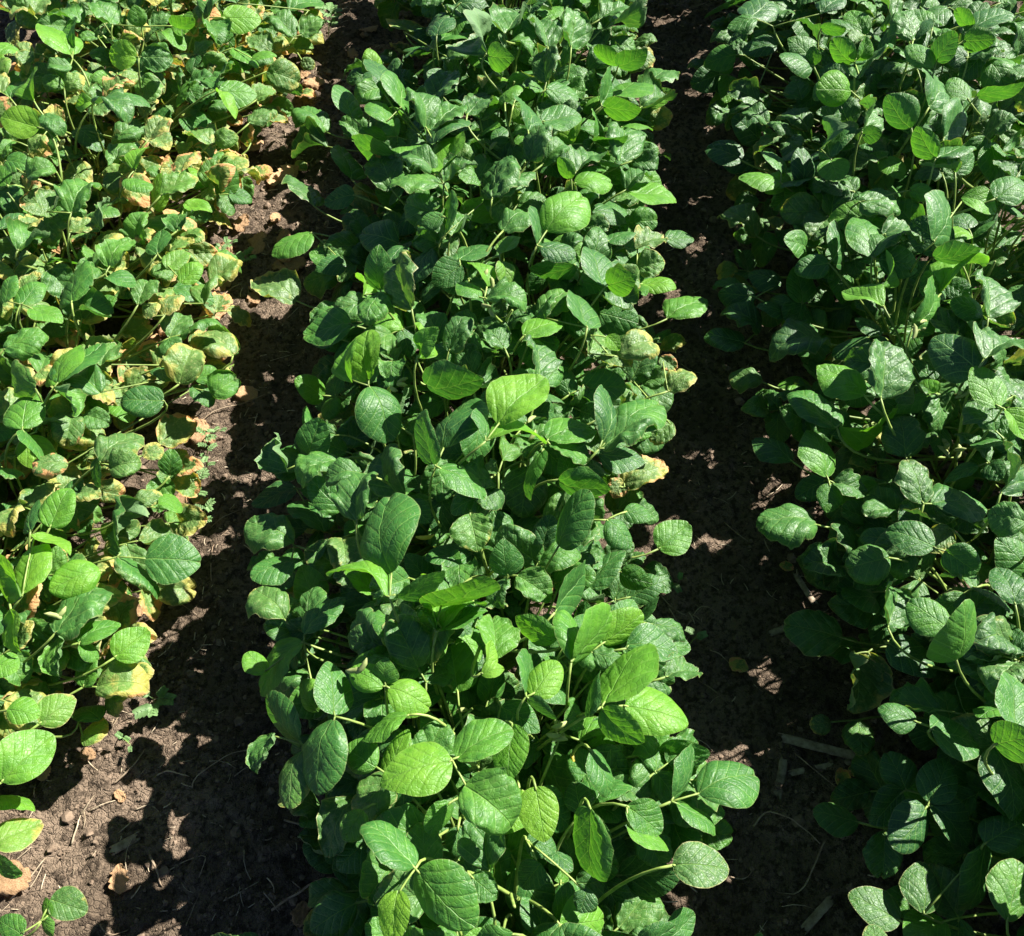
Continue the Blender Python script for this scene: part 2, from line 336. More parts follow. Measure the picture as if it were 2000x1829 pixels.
# ------------------------------------------------------------------ rows
ROWX = {'left': -0.785, 'centre': -0.025, 'right': 0.735}
HW = {'left': .34, 'centre': .31, 'right': .36}
HT = {'left': .27, 'centre': .335, 'right': .385}
def row_of(x):
    return 'left' if x < -.405 else ('centre' if x < .355 else 'right')
def canopy(x, row, y=0.0):
    u = min(1.1, abs(x - ROWX[row]) / HW[row])
    if row == 'centre' and x < ROWX[row] and y > 1.0: return HT[row] * (1 - (.52 + .2 * min(1, (y - 1) / .4)) * u ** 2.0)
    return HT[row] * (1 - .52 * u ** 2.6)
def canopy_unproj(px, py, dz=0.0):
    z = .25
    for _ in range(6):
        p = unproj(px, py, z); z = max(.05, canopy(p.x, row_of(p.x), p.y) + dz)
    return unproj(px, py, z)
HEROES = """
R7|z36 L1|665 840|665 850 262 985 305 v;690 835 1005 670 215;735 985 1010 1235 350 c y1 b1
R7|z35 L2|460 1450|455 1440 150 1200 190;470 1460 800 1780 320;365 1570 330 1890 185 l
R7|z32|295 430|310 440 550 555 205;290 415 300 268 225 g;280 440 90 330 180
R7||1000 640|1000 640 985 958 215
R7||1130 990|1130 990 1185 1300 235 l
R7|h|1435 1110|1440 1110 1490 1530 195 g
R7|h|1500 545|1510 530 1760 190 230;1430 600 1495 340 70;1500 560 1738 745 185 g
R7|h|1080 490|1075 480 1090 230 65;1120 480 1262 290 190;1090 500 1250 620 60
R7|h|1330 300|1335 290 1560 -5 130;1330 290 1290 -5 150
R7||1260 165|1260 160 1015 40 165 g
R7||1620 540|1630 540 1990 640 275
R7||1640 220|1640 200 1925 240 200
R7|h|580 130|590 120 865 10 85;570 120 520 -40 50
R7|h l|830 355|840 320 890 170 75;830 370 960 330 100
R7||900 280|900 285 890 30 250 c
R7||425 590|420 595 160 740 90
R7||655 1080|655 1080 520 1250 130
R7|d|700 1215|700 1215 690 1385 225
R7||770 1490|770 1490 925 1625 185 c
R7||1010 1815|1010 1815 800 1850 140
R7||1700 1830|1700 1830 1920 1770 150
R7||1640 1100|1640 1100 1835 1250 200;1640 1210 1875 1345 100
R7||1440 790|1440 790 1530 1055 130
R7|d|200 1290|200 1290 20 1460 200
R7||165 1120|165 1120 60 1300 165 c y2
R7|d|1080 1290|1080 1290 1250 1350 170;1160 1420 1050 1560 180;1420 1560 1380 1700 190
R6|h|1870 600|1865 615 1770 1055 250;1865 590 1830 290 225
R6||1690 760|1670 740 1485 475 130;1530 690 1432 935 105 c;1690 790 1620 1130 185 y3
R6||1690 185|1490 360 1368 240 125;1690 185 1453 482 140;1780 570 1680 395 145
R6|d|1700 150|1700 150 1912 0 130
R6|d|1990 1060|1990 1060 1820 1410 225 c y3
R6|d|1990 1640|1990 1640 1725 1800 250
R6|z21 L11|10 965|10 962 300 700 285
R6||220 640|220 640 428 490 195 y5
R6|z10|440 620|470 765 578 600 110 y7;560 620 420 560 150 d
R6||640 270|640 270 835 110 205
R6||440 190|440 190 672 80 120;440 200 550 290 90
R6|h|60 0|60 0 118 248 110 l
R6||-40 300|-40 300 105 340 280
R6||330 150|330 150 330 390 120 c
R6||130 560|40 560 230 600 170
R6|z14|-60 1200|-60 1060 195 1130 100;-40 1320 248 1190 185 y6;-30 1380 132 1482 100
YNG|z10|230 1740|280 1620 490 1690 205 y3;240 1720 295 1830 70;270 1730 255 1610 65;130 1820 -5 1730 165
R4||20 240|20 240 287 160 165
R4|h|310 440|320 430 440 230 110;330 420 577 200 140;305 450 415 637 70
R4||200 460|200 460 95 340 120 c y3
R4||125 685|125 680 180 468 230;130 690 232 860 70
R4|h|915 525|915 525 663 530 180
R4|L12|1000 430|1000 430 1090 226 230 y9 b2 c;1090 410 1210 340 110
R4||1300 270|1300 270 1090 160 150 y9 b4 c
R4||1070 450|1180 490 1340 385 175 c;1070 440 1182 562 110
R4|z12|890 760|890 760 1090 630 185 y9 b6 c
R4||560 870|560 870 795 710 195 y4 c;610 900 802 870 170 y5 c;800 840 910 770 110 y9 c;560 830 550 1010 55
R4|z10|950 940|950 940 960 787 140 g
R4||280 1230|280 1230 400 1005 190
R4||170 1250|170 1255 218 1072 80
R4||750 1100|750 1100 913 1050 110 y6 c;990 1150 930 1038 100
R4|h L10|655 1395|810 1405 1130 1425 290;665 1385 850 1125 75;660 1405 885 1640 80
R4|h|560 1470|560 1470 265 1590 215
R4|h l|125 1610|130 1600 255 1315 180;120 1620 15 1350 110;180 1270 395 1390 85
R4||310 1820|310 1820 635 1595 185 c
R4||1640 1330|1640 1320 1365 1195 230 y2;1640 1410 1392 1515 150
R4||1600 1760|1590 1745 1410 1570 215 y4 c
R4||1960 100|1960 90 1685 165 200
R4|h|1740 840|1605 920 1560 703 130;1720 760 1700 568 60;1720 820 1795 615 200 g
R4||1900 850|1905 850 1672 1022 130
R4||2010 930|2010 930 1800 985 130 c
R4|d|1650 1010|1650 1010 1400 1115 130;1810 1250 1640 1085 180
R4||1700 1829|1700 1829 1930 1618 150
R4|z8|1290 330|380 880 160 900 120 y6 b6 c;560 330 660 200 140 c y3;560 480 410 420 170 c
C1|h|320 410|320 385 320 122 180 l;235 395 250 155 120 l;325 415 432 718 230
C1|h|570 270|575 265 590 78 100 l;600 235 692 105 130 l t;620 400 925 370 190 g
C1||740 230|740 230 852 55 140 c
C1||1210 365|1210 365 1155 148 150
C1|z38 L4|930 700|995 610 1240 365 262 l;950 690 1255 715 70 l;930 680 885 530 60
C1|z36|670 830|655 820 615 522 120 g;710 735 872 472 165;690 840 938 1006 150
C1|d|505 1000|505 1000 400 725 205
C1|z37 L3|430 1510|440 1385 428 968 290;415 1510 82 1390 70 l;445 1505 712 1372 95 g
C1||260 1110|260 1110 365 868 160
C1||520 1020|520 1020 640 1125 130
C1||850 1075|845 1075 890 1285 230 y3 c
C1|h|680 1640|690 1560 932 1400 190 t;670 1690 590 1388 55 l;695 1690 942 1550 90 l
C1||1310 900|1310 900 1588 950 155 g
C1||1310 1245|1310 1245 1472 950 170 g v
C1||1250 700|1250 690 1502 640 150;1260 720 1482 790 140
C1|z32|1520 740|1540 700 1540 405 150;1620 650 1845 500 205;1540 740 1840 662 95
C1|d|1520 770|1520 765 1760 810 140
C1|d|1150 830|1150 830 1110 1112 260
C1||1225 750|1225 750 1165 1008 90
C1||1045 1400|1045 1400 1020 1205 180 g
C1||1090 1400|1090 1400 1275 1540 175 y2 c b1
C1||1045 1410|1045 1410 1020 1585 95 c
C1||1290 1590|1290 1590 1442 1325 130
C1||1560 1110|1560 1110 1695 1260 130;1650 1060 1795 1110 110
C1|z14|1830 1260|1830 1260 1995 1125 205
C1|z16|1630 1380|1630 1380 1800 1440 135 g
C1|z14 L7|1650 940|1650 940 1885 820 185 y9 b5 c;1660 900 1590 1000 120 y9 b6 c
C1||1620 260|1620 260 1825 185 170 y8 c;1530 240 1702 320 110 y6 c;1460 250 1480 80 110 y5 c
C1||1880 440|1880 440 2010 345 120 y8 c;1840 260 1930 330 90 y6 b6 c
C1||1030 220|1030 220 925 110 130 c
C1||1130 150|1130 150 1325 95 110
C1||1480 150|1900 600 1790 720 150 c y5;1560 150 1630 230 90 l
C1|d|240 700|240 700 330 620 200 c
R2|z38 L9|1140 1375|1190 1290 1405 1085 252 l;1160 1380 1360 1425 110;1140 1370 1140 1182 55
R2||1350 1480|1350 1480 1095 1505 130 g
R2|h|1520 1600|1530 1590 1700 1535 180 t l;1510 1600 1420 1385 170
R2|h|845 1665|855 1670 1090 1745 120;820 1665 698 1575 90;870 1600 748 1465 80 l
R2|h l L5|930 1430|935 1460 960 1625 112 y4;930 1420 1052 1325 85 y3
R2||710 1470|720 1480 555 1590 180;700 1450 870 1368 90
R2||265 1620|265 1620 260 1365 172 g
R2||440 1725|440 1725 450 1455 150 c y4
R2|h|165 1650|165 1660 130 1545 60 l;270 1630 190 1829 170
R2|h|620 1030|600 1025 302 1038 95;590 970 735 755 140 l;625 1020 828 928 70
R2||330 1060|330 1060 250 855 220 c y2 b2
R2||570 960|570 960 395 890 130
R2||350 870|350 860 110 775 150 t;350 880 508 815 80
R2|h|525 720|520 715 415 530 135;545 735 735 595 140;560 800 732 665 80
R2||890 1110|890 1110 990 885 170 c
R2||930 1120|930 1120 1132 955 120
R2|h|1090 735|1090 735 1040 552 112
R2||1100 900|1100 900 1212 705 132
R2||1170 680|1170 680 1388 655 142
R2||1190 500|1190 500 1378 555 122
R2|h|1500 595|1510 600 1722 610 142 t;1495 585 1542 395 90
R2||1720 600|1720 600 1885 530 170 c
R2||1570 540|1570 540 1728 465 120
R2||1760 480|1760 480 1895 415 100 c
R2|h|1595 365|1590 370 1755 270 140 t;1595 360 1455 262 90 t
R2||1510 160|1510 160 1703 150 95
R2|h|1330 265|1330 265 1310 42 152
R2||1490 110|1490 110 1660 35 100
R2|h|1200 265|1200 265 1115 125 140
R2||960 190|960 190 1092 105 110 c
R2|h|855 310|865 310 1015 325 172 t;855 300 885 122 65
R2||580 235|580 235 820 192 65
R2||710 20|710 20 865 30 120
R2||580 200|580 200 655 105 100
R2|h|290 530|290 530 215 335 142
R2|z22|110 660|110 660 30 475 128
R2||380 600|380 600 348 445 112;300 690 240 565 122
R2||750 640|750 640 872 575 90 c
R2||560 570|560 570 685 395 150 c
R2||1190 460|1190 460 1232 305 130 c y2
R2||960 580|960 580 1012 482 80
R2||1170 920|1170 920 1318 820 132 c
R2|h|1330 1000|1330 1000 1258 872 90 t
R2||1360 960|1360 960 1528 862 122 c
R2||1350 1025|1350 1025 1563 1020 115
R2|h|1640 1060|1640 1065 1918 1130 110;1640 1055 1783 1000 60
R2||1460 790|1460 790 1645 755 70 t;1600 900 1560 768 170;1460 790 1460 632 72
R2||1670 900|1670 900 1825 935 130 c
R2||1700 1500|1700 1500 1858 1460 172 c y4;1690 1390 1863 1325 130 c y5
R2||1420 1829|1420 1829 1330 1635 132;1190 1790 1228 1642 80
R2||1530 1350|1530 1350 1690 1300 75
R2||950 1290|950 1290 1112 1215 122 c
R2||630 1310|630 1310 660 1072 90;860 1100 932 1255 88
R2||660 1320|660 1320 772 1215 122 c
R2||620 1210|620 1210 488 1245 100
R2|z16|400 180|450 180 320 120 80 y8;640 330 760 290 90 c y3
R1|z18|1740 1300|1740 1300 1515 1432 112;1930 1470 1758 1512 122
R1|z12 L6|1655 1680|1655 1680 1405 1555 195 y6 c
R1||1980 1090|1980 1090 1805 1135 132
R1|z14|1750 1150|1750 1150 1645 1025 112 c y2
R1||1820 740|1820 740 1645 605 122
R1|d|1830 820|1830 820 1612 870 100
R1||1960 1000|1960 1000 1900 815 160
R3|z36 L13|1040 515|1035 512 830 500 212 l
R3|h|1370 715|1370 715 1228 525 205 t
R3||1550 775|1550 775 1645 572 152
R3||1470 600|1470 600 1492 412 192
R3||1690 560|1690 560 1585 435 120
R3|h|1500 385|1495 380 1335 255 132;1510 340 1625 170 140 t
R3|h|1055 350|1050 350 925 215 142 t;1060 340 1122 195 80 t l;1080 440 1195 298 150 c
R3||825 370|820 370 632 315 120;830 365 820 256 95 t
R3|h|870 160|870 160 1013 160 70 t
R3||1380 230|1380 230 1288 65 150 c;1390 225 1462 115 85
R3|h|1665 230|1665 230 1843 220 140 t;1720 150 1615 45 90 t;1690 190 1932 75 110
R3|h|1505 885|1510 880 1398 702 170 t;1510 885 1722 838 60
R3|h|925 890|925 885 972 700 152;920 890 965 1018 250 l;860 840 890 665 70
R3|h|1095 745|1100 755 1208 740 112 t;1095 740 1080 575 60
R3|z16|430 900|430 900 220 830 152
R3|z14|510 1320|510 1320 280 1215 132 y5 c
R3|d|570 690|570 690 412 648 90;800 740 610 655 90 c y2
R3||640 1020|640 1020 398 998 85;650 970 535 845 70
R3|h|1155 1440|1150 1440 1060 1218 212;1160 1440 1300 1340 110;1190 1450 1410 1500 190
R3||1220 1310|1220 1310 1443 1350 90
R3||910 1470|910 1470 712 1515 142;930 1460 940 1245 100
R3|h L17|1215 1710|1215 1715 980 1625 122 l;1200 1600 1237 1370 50 l
R3|h|1380 1829|1370 1829 1515 1562 152;1530 1640 1803 1475 110 l
R3|h|1800 1775|1800 1775 1750 1522 205
R3|h|1495 1430|1495 1430 1768 1385 116 t
R3|h|1500 1350|1650 1105 1848 1195 142 l;1490 1350 1560 1095 162
R3||1080 1130|1080 1130 1285 1185 142 c;1360 1060 1495 1080 110 t
R3|h|1840 1110|1840 1110 1995 1015 182
R3|h|1740 540|1740 540 2005 455 100 t
R3|d|500 1660|500 1660 290 1640 162;650 1590 455 1528 120
R3|d|520 480|520 560 330 500 150 c y2;760 560 720 440 160;620 250 420 290 120
R3|z14|10 1780|10 1780 235 1670 172
R3|z10|0 1340|0 1340 160 1330 115
R3||600 150|510 110 340 160 100;470 100 610 30 160;870 80 1000 -20 120
R5|h|1745 355|1745 355 1490 165 275
R5|h|1780 290|1780 290 2005 200 192
R5|h|1200 510|1200 510 1190 165 252 c
R5||1110 495|1110 495 840 325 195 l;1280 520 1372 312 110
R5||955 670|950 680 690 470 152;965 660 1312 558 112 l
R5|d|930 720|930 720 1190 745 100
R5|z37 L14|1880 565|1850 560 1715 330 192 l;1890 570 2015 745 135 l
R5|d|1340 835|1340 835 1290 605 252 c y1
R5|z16|705 860|705 860 482 735 132
R5||910 970|900 950 795 678 170;915 985 900 1152 155;930 980 1128 1045 142
R5|d|890 970|890 970 722 1070 155
R5||1440 1100|1435 1100 1340 845 195 c y2;1480 1100 1798 1130 205
R5||840 1215|840 1215 482 1235 192
R5|h|1510 1350|1500 1340 1225 1245 195;1560 1360 1752 1480 192 t
R5||1250 1400|1250 1400 988 1470 235 y2 c
R5||2010 1200|2010 1200 1790 1150 205
R5||1590 1800|1590 1800 1345 1640 200
R8|z36 L15|1620 280|1620 285 1660 -45 252 t l
R5||1240 1790|1240 1790 1250 1548 195 c
R8|z14|985 160|985 160 650 85 265 y2 c
R5||1950 1660|1950 1660 1848 1452 182
R5|d|440 200|440 200 205 170 122;525 140 292 35 132 c
R5|z12|540 420|540 420 345 390 122 y4 c
R5|d|890 200|890 200 565 310 195
R5||1870 1040|1870 1040 1890 735 100 c
R8|L8|30 1075|185 1030 515 920 292;40 1060 152 738 80;60 1080 282 1263 90
R8||40 1430|40 1430 355 1450 262 y3
R8||0 380|0 380 200 350 142 c y2
R8|d|1240 190|1240 190 1515 375 205
R8|z16|1130 240|1130 240 1165 505 212 y8 c b1;1050 240 1000 605 200 d y5 c
R8|z10|1070 620|1070 620 1090 832 192 y3 c;920 630 795 655 122 y5 c
R8||1400 630|1400 630 1180 555 155
R8||1480 670|1480 670 1748 765 205
R8|h|1960 680|1960 680 1900 352 222
R8|z38|1835 755|1835 755 2060 700 305 t l
R8|z12|1075 1190|1075 1190 815 1130 172 y1
R8|d|1345 1010|1340 1010 1230 792 205;1320 1020 1135 1195 205
R8|d|1460 1100|1470 1080 1575 842 245;1450 1110 1265 1340 245;1480 1090 1690 1315 195
R8|d|1840 770|1840 770 1930 1182 235
R8|d|1220 1240|1220 1240 1200 1522 225 c
R8|d|1440 1700|1440 1700 1430 1400 225 y2;1790 1300 1640 1690 155
R8|d|1310 1740|1310 1740 1018 1590 215 y2
R8|z26 L16|1905 1740|1905 1740 1965 1390 245 y2
R8|z24|1180 1900|1180 1910 1150 1758 285 y3
R8|d|1780 1310|1780 1310 2000 1195 235
R1|h L18|775 320|765 320 608 300 172 l;785 320 977 330 162
R1||1165 100|1245 100 1458 110 165;1165 120 1222 272 142 c;1165 95 1232 0 70
R1||405 330|400 310 255 150 162;410 280 400 105 130;400 380 258 395 80
R1|h|790 150|790 150 750 25 112 t;970 150 1085 98 100 t
R1||460 120|460 120 270 78 75
R1||190 565|190 565 190 375 122 l
R1|h|225 715|220 715 5 655 187 l;240 640 352 768 120
R1|h|530 575|540 580 726 702 110;610 535 842 602 75;525 570 418 600 100 l
R1|h|1205 505|1225 510 1436 530 152;1205 510 1315 668 70 l;1205 500 1280 392 65
R1||1300 270|1300 270 1432 385 75;1400 330 1548 320 50
R1||1490 400|1490 400 1688 470 192 y5 c
R1||1510 290|1510 290 1380 195 130 y5 c
R1|z10|1640 260|1640 260 1755 270 80 y3 c;1680 340 1760 380 80 y7 c
R1||1430 560|1430 560 1535 495 112 y5 c
R1||1190 780|1190 770 1335 770 120 y4 c;1180 800 1045 735 110 y6 c
R1||1390 690|1390 690 1515 625 90 y4 c
R1|z10|1400 800|1400 800 1402 700 50 y9 b8 c
R1||830 780|830 780 955 690 110 y9 b5 c
R1|h|590 1530|610 1490 748 1330 157;590 1550 750 1605 85
R1||400 1690|400 1690 475 1462 142
R1||880 1420|880 1420 900 1285 132;930 1500 1055 1405 122 y4;1010 1580 1130 1475 122
R1|z10|1190 1590|1190 1590 1355 1475 132 y8 c
R1||990 1290|990 1290 1065 1175 112;1025 1140 1188 1190 85 l
R1||900 1090|900 1090 1115 990 122 y4 c;1010 960 1095 855 100 y9 b7 c
R1||755 950|755 950 835 822 80 l;650 890 765 798 110 y3 c;700 1000 848 1065 80
R1||400 1190|400 1190 565 1055 132 c;250 1190 380 1100 110 y5 c
R1||100 1400|100 1400 275 1300 132 y1;0 1280 138 1198 70;140 1290 240 1210 90 y9 b3 c
R1|d|430 720|430 720 565 845 132;650 780 815 695 142 y2 c
R1||30 900|30 900 182 935 122;150 990 325 950 122 y2 c
R1||390 1300|390 1300 542 1235 100 y8 c;560 1280 602 1115 90 y3 c
R1||120 1700|120 1700 245 1580 132;170 1720 350 1805 110;30 1690 85 1535 90
R1||460 1720|460 1720 645 1765 115
R1||770 1700|770 1700 865 1595 122 y3 c;1140 1700 1215 1595 90 y5 c
R1||920 1760|920 1760 1005 1655 100 y9 b6 c;820 1780 880 1690 80 y9 b2 c
R1|z8|60 240|60 240 132 125 60 y8 c;30 430 0 330 90 y5
R1||630 140|630 140 505 25 122;840 160 970 90 100 c y2
R1||1640 210|1640 210 1505 125 112 y2 c;1680 200 1812 110 120 y3 c
R1||1720 60|1620 60 1800 10 120;1320 20 1200 -40 110
"""
# ------------------------------------------------------------------ plants (one Empty each)
class Plant:
    pass
PL = []
SP = .125
for row in ('left', 'centre', 'right'):
    y = -.06 if row == 'centre' else -.02; k = 0
    while y < (2.42 if row == 'centre' else 2.50):
        p = Plant(); p.row = row; p.k = k
        p.b = Vector((ROWX[row] + rnd.uniform(-.035, .035), y + rnd.uniform(-.02, .02), 0.0))
        p.h = HT[row] * rnd.uniform(.84, .97)
        p.lean = Vector((rnd.uniform(-.05, .05), rnd.uniform(-.05, .03), 0))
        p.leaves = []; p.pods = []; p.hero = 0
        # leave the sun-lit bare spot and the frame corner free
        if not (row == 'left' and y < .33):
            PL.append(p)
        y += SP; k += 1
def plant(x, y, h, row='left'):
    p = Plant(); p.row = row; p.k = -1; p.b = Vector((x, y, 0)); p.h = h; p.lean = Vector((0, 0, 0)); p.leaves = []; p.pods = []; p.hero = 0
    PL.append(p); return p
def stem_at(p, z):
    t = max(0, min(1, z / p.h)); return p.b + Vector((p.lean.x * t * t, p.lean.y * t * t, z))

CROP = {'R1': (0, 0, 2.857), 'R2': (650, 0, 2.857), 'R3': (1300, 0, 2.857), 'R4': (0, 600, 2.857), 'R5': (1300, 600, 2.857),
        'R6': (0, 1190, 2.857), 'YNG': (0, 1190, 2.857), 'R7': (650, 1190, 2.857), 'R8': (1300, 1190, 2.857), 'C1': (600, 600, 2.667)}
young_base = unproj(50, 1845, 0)
P_YNG = plant(young_base.x, young_base.y, .09)
q_ = unproj(-60, 1640, 0.0)
P_EDGE = plant(q_.x, q_.y, .16)
q_ = unproj(-40, 1790, 0.0)

GW, GH, GS = 280, 256, 8
DEPTH = np.full((GH, GW), 1e9)
def splat(frame, base, L, Wd):
    X, Yv = frame
    for i in range(15):
        v = (i + .5) / 15; hw = .5 * math.sin(math.pi * v ** .85) ** .6
        for j in range(-6, 7):
            p = base + Yv * (L * v) + X * (Wd * hw * j / 6)
            a, b_, d = proj(p)
            a = int(a / GS) + 14; b_ = int(b_ / GS) + 14
            if 0 <= a < GW and 0 <= b_ < GH: DEPTH[b_, a] = min(DEPTH[b_, a], d)
def blocked(p, tol=.012):
    a, b_, d = proj(p)
    a = int(a / GS) + 14; b_ = int(b_ / GS) + 14
    return 0 <= a < GW and 0 <= b_ < GH and d < DEPTH[b_, a] + tol and DEPTH[b_, a] < 1e8

def make_frame(base, tip, n0, wpx=None, Wd=None):
    d = tip - base; L = d.length; dn = d / L
    s0 = dn.cross(n0)
    if s0.length < .05: s0 = dn.cross(Vector((0, -.5, .85)))
    s0.normalize()
    best = (1e9, 0, s0)
    if Wd is None:
        Wd = .80 * L
        a1 = Vector(proj(base)[:2]); a2 = Vector(proj(tip)[:2]); ax = (a2 - a1); ax.normalize(); nrm = Vector((-ax.y, ax.x))
        def vis(s, wd):
            m = base + d * .45
            u1 = Vector(proj(m + s * (wd / 2))[:2]); u2 = Vector(proj(m - s * (wd / 2))[:2])
            return abs((u1 - u2).dot(nrm))
        c0 = dn.cross(s0)
        for k in range(-16, 17):
            ph = R(5 * k); s = s0 * math.cos(ph) + c0 * math.sin(ph)
            e = abs(vis(s, Wd) - wpx) / wpx + .25 * abs(ph) / 1.4
            if e < best[0]: best = (e, ph, s)
        s0 = best[2]
        vv = vis(s0, Wd)
        Wd = Wd * min(1.6, max(.6, wpx / max(vv, 1e-3)))
        Wd = min(Wd, 1.05 * L)
    n = s0.cross(dn)
    if n.z < 0 and n.dot(n0) < 0: s0 = -s0; n = -n
    return s0, dn, n, L, Wd

def parse_opts(s):
    o = {}
    for t in s.split():
        if t[0] == 'L': o['L'] = t; continue
        if t[0] in 'zyb' and t[1:].isdigit(): o[t[0]] = int(t[1:])
        else: o[t] = 1
    return o
def pcol(o, r, row):
    y = o.get('y', 0) / 10 * .85; b_ = o.get('b', 0) / 10
    if 'c' in o: y = max(y, .09)
    g = min(.62, max(.12, r.gauss(.33, .15))) if 'c' not in o else r.uniform(.15, .42)
    if 'l' in o: g = r.uniform(.58, .76)
    if 't' in o and 'l' in o: g = r.uniform(.48, .58)
    if 't' in o and 'l' not in o: g = r.uniform(.36, .52)
    if 'd' in o: g = r.uniform(.08, .26)  # shaded leaves: their shade is put into a darker green
    if 'g' in o: g = r.uniform(.30, .42)
    g = max(.06, g + {'left': .05, 'centre': -.02, 'right': -.07}[row])
    return (y, g, b_, 1)

def jit(r, a): return Vector((r.uniform(-a, a), r.uniform(-a, a), r.uniform(-a, a)))
for line in HEROES.strip().splitlines():
    cr, op, js, ls = line.split('|')
    ox, oy, sc = CROP[cr]; base_o = parse_opts(op)
    T = lambda a, b_: (ox + a / sc, oy + b_ / sc)
    jx, jy = T(*map(float, js.split()))
    dz = -.005 + rnd.uniform(-.012, .012)
    if 'd' in base_o: dz -= .075
    if 'h' in base_o: dz += .022
    J = unproj(jx, jy, base_o['z'] / 100) if 'z' in base_o else canopy_unproj(jx, jy, dz)
    row = row_of(J.x)
    leaf = dict(J=J, L=[]); py_ = jy
    for l in ls.split(';'):
        tk = l.split(); f = list(map(float, tk[:5])); o = dict(base_o); o.update(parse_opts(' '.join(tk[5:])))
        bx, by = T(f[0], f[1]); tx, ty = T(f[2], f[3]); wpx = f[4] / sc
        # base of the leaflet: in the plane z = J.z, pulled a little with image height
        B = unproj(bx, by, J.z)
        if (B - J).length > .09: B = canopy_unproj(bx, by, dz - .02)
        if 't' in o: n0 = Vector((-.42, -.80, .22))
        elif 'g' in o: n0 = Vector((-.30, -.62, .62))
        else:
            out = Vector((tx - bx, -(ty - by), 0)); out.normalize()
            n0 = Vector((.06, -.10, 1)) + out * rnd.uniform(-.05, .42)
        n0 = (n0 + jit(rnd, .16)).normalized()
        dirt = ray(tx, ty)
        den = dirt.dot(n0)
        tip = None
        for _ in range(8):
            if abs(den) > .2 * dirt.length:
                t = (B - CAM).dot(n0) / den
                tip = CAM + dirt * t
                Ln = (tip - B).length
                if .018 < Ln < .115: break
            n0 = (n0 * .7 + (-dirt.normalized()) * .3).normalized(); den = dirt.dot(n0)
        if tip.z < .012: tip = unproj(tx, ty, .015)
        s0, dn, n, L, Wd = make_frame(B, tip, n0, wpx)
        if not o.keys() & set('cltgv') and py_ < 1150 and rnd.random() < .38: o['c'] = 1
        kind = 'crinkle' if 'c' in o else ('young' if ('l' in o and wpx < 50) else 'flat')
        cl = pcol(o, rnd, row)
        if cr in ('R7', 'R6') and 'd' not in o: cl = (cl[0], min(.85, cl[1] + .13), cl[2], 1)      # lighter green for traced leaves at the near end
        leaf['L'].append((B, s0, dn, n, L, Wd, kind, cl, rnd.randrange(99)))
        splat((s0, dn), B, L, Wd)
    if cr == 'YNG': pl = P_YNG
    elif 'z' in base_o and cr == 'R6' and base_o['z'] == 14: pl = P_EDGE
    else:
        pl = min((p for p in PL if p.k >= 0 and p.row == row), key=lambda p: abs(p.b.y - (J.y - .0)) + .03 * p.hero ** .5 * 0 + .006 * len(p.leaves))
    pl.leaves.append(leaf); pl.hero += 1
    if 'L' in base_o and not hasattr(pl, 'mark'): pl.mark = base_o['L']

# pixels where only soil shows between the rows
def poly(pts): return [tuple(p) for p in pts]
ALLEY = [
    [(215, 1560), (300, 1440), (310, 1330), (400, 1200), (425, 1050), (420, 900), (490, 760), (500, 640), (500, 560), (560, 430), (560, 300), (640, 150), (670, 0), (720, 0), (650, 150), (590, 300), (570, 420), (580, 560), (590, 700), (540, 800), (500, 960), (470, 1100), (465, 1250), (500, 1450), (530, 1600), (590, 1700), (600, 1829), (200, 1829), (190, 1700), (100, 1660), (110, 1540)],
    [(1340, 1829), (1440, 1720), (1440, 1640), (1495, 1560), (1495, 1480), (1370, 1440), (1380, 1280), (1300, 1200), (1370, 1100), (1380, 1000), (1320, 930), (1330, 830), (1385, 760), (1340, 640), (1330, 480), (1330, 350), (1325, 200), (1280, 60), (1275, 0), (1300, 0), (1330, 160), (1350, 350), (1370, 450), (1355, 560), (1385, 690), (1420, 760), (1465, 870), (1470, 1000), (1470, 1070), (1560, 1140), (1520, 1210), (1540, 1290), (1610, 1330), (1560, 1440), (1600, 1580), (1560, 1620), (1660, 1700), (1640, 1829)],
    [(120, 1470), (200, 1455), (300, 1400), (320, 1480), (215, 1600), (110, 1560)],
    [(0, 1540), (120, 1480), (120, 1829), (60, 1700), (0, 1650)],
]
def inpoly(x, y, pts):
    c = False; j = len(pts) - 1
    for i in range(len(pts)):
        xi, yi = pts[i]; xj, yj = pts[j]
        if (yi > y) != (yj > y) and x < (xj - xi) * (y - yi) / (yj - yi) + xi: c = not c
        j = i
    return c
def in_alley(p):
    a, b_, d = proj(p)
    return any(inpoly(a, b_, q) for q in ALLEY)

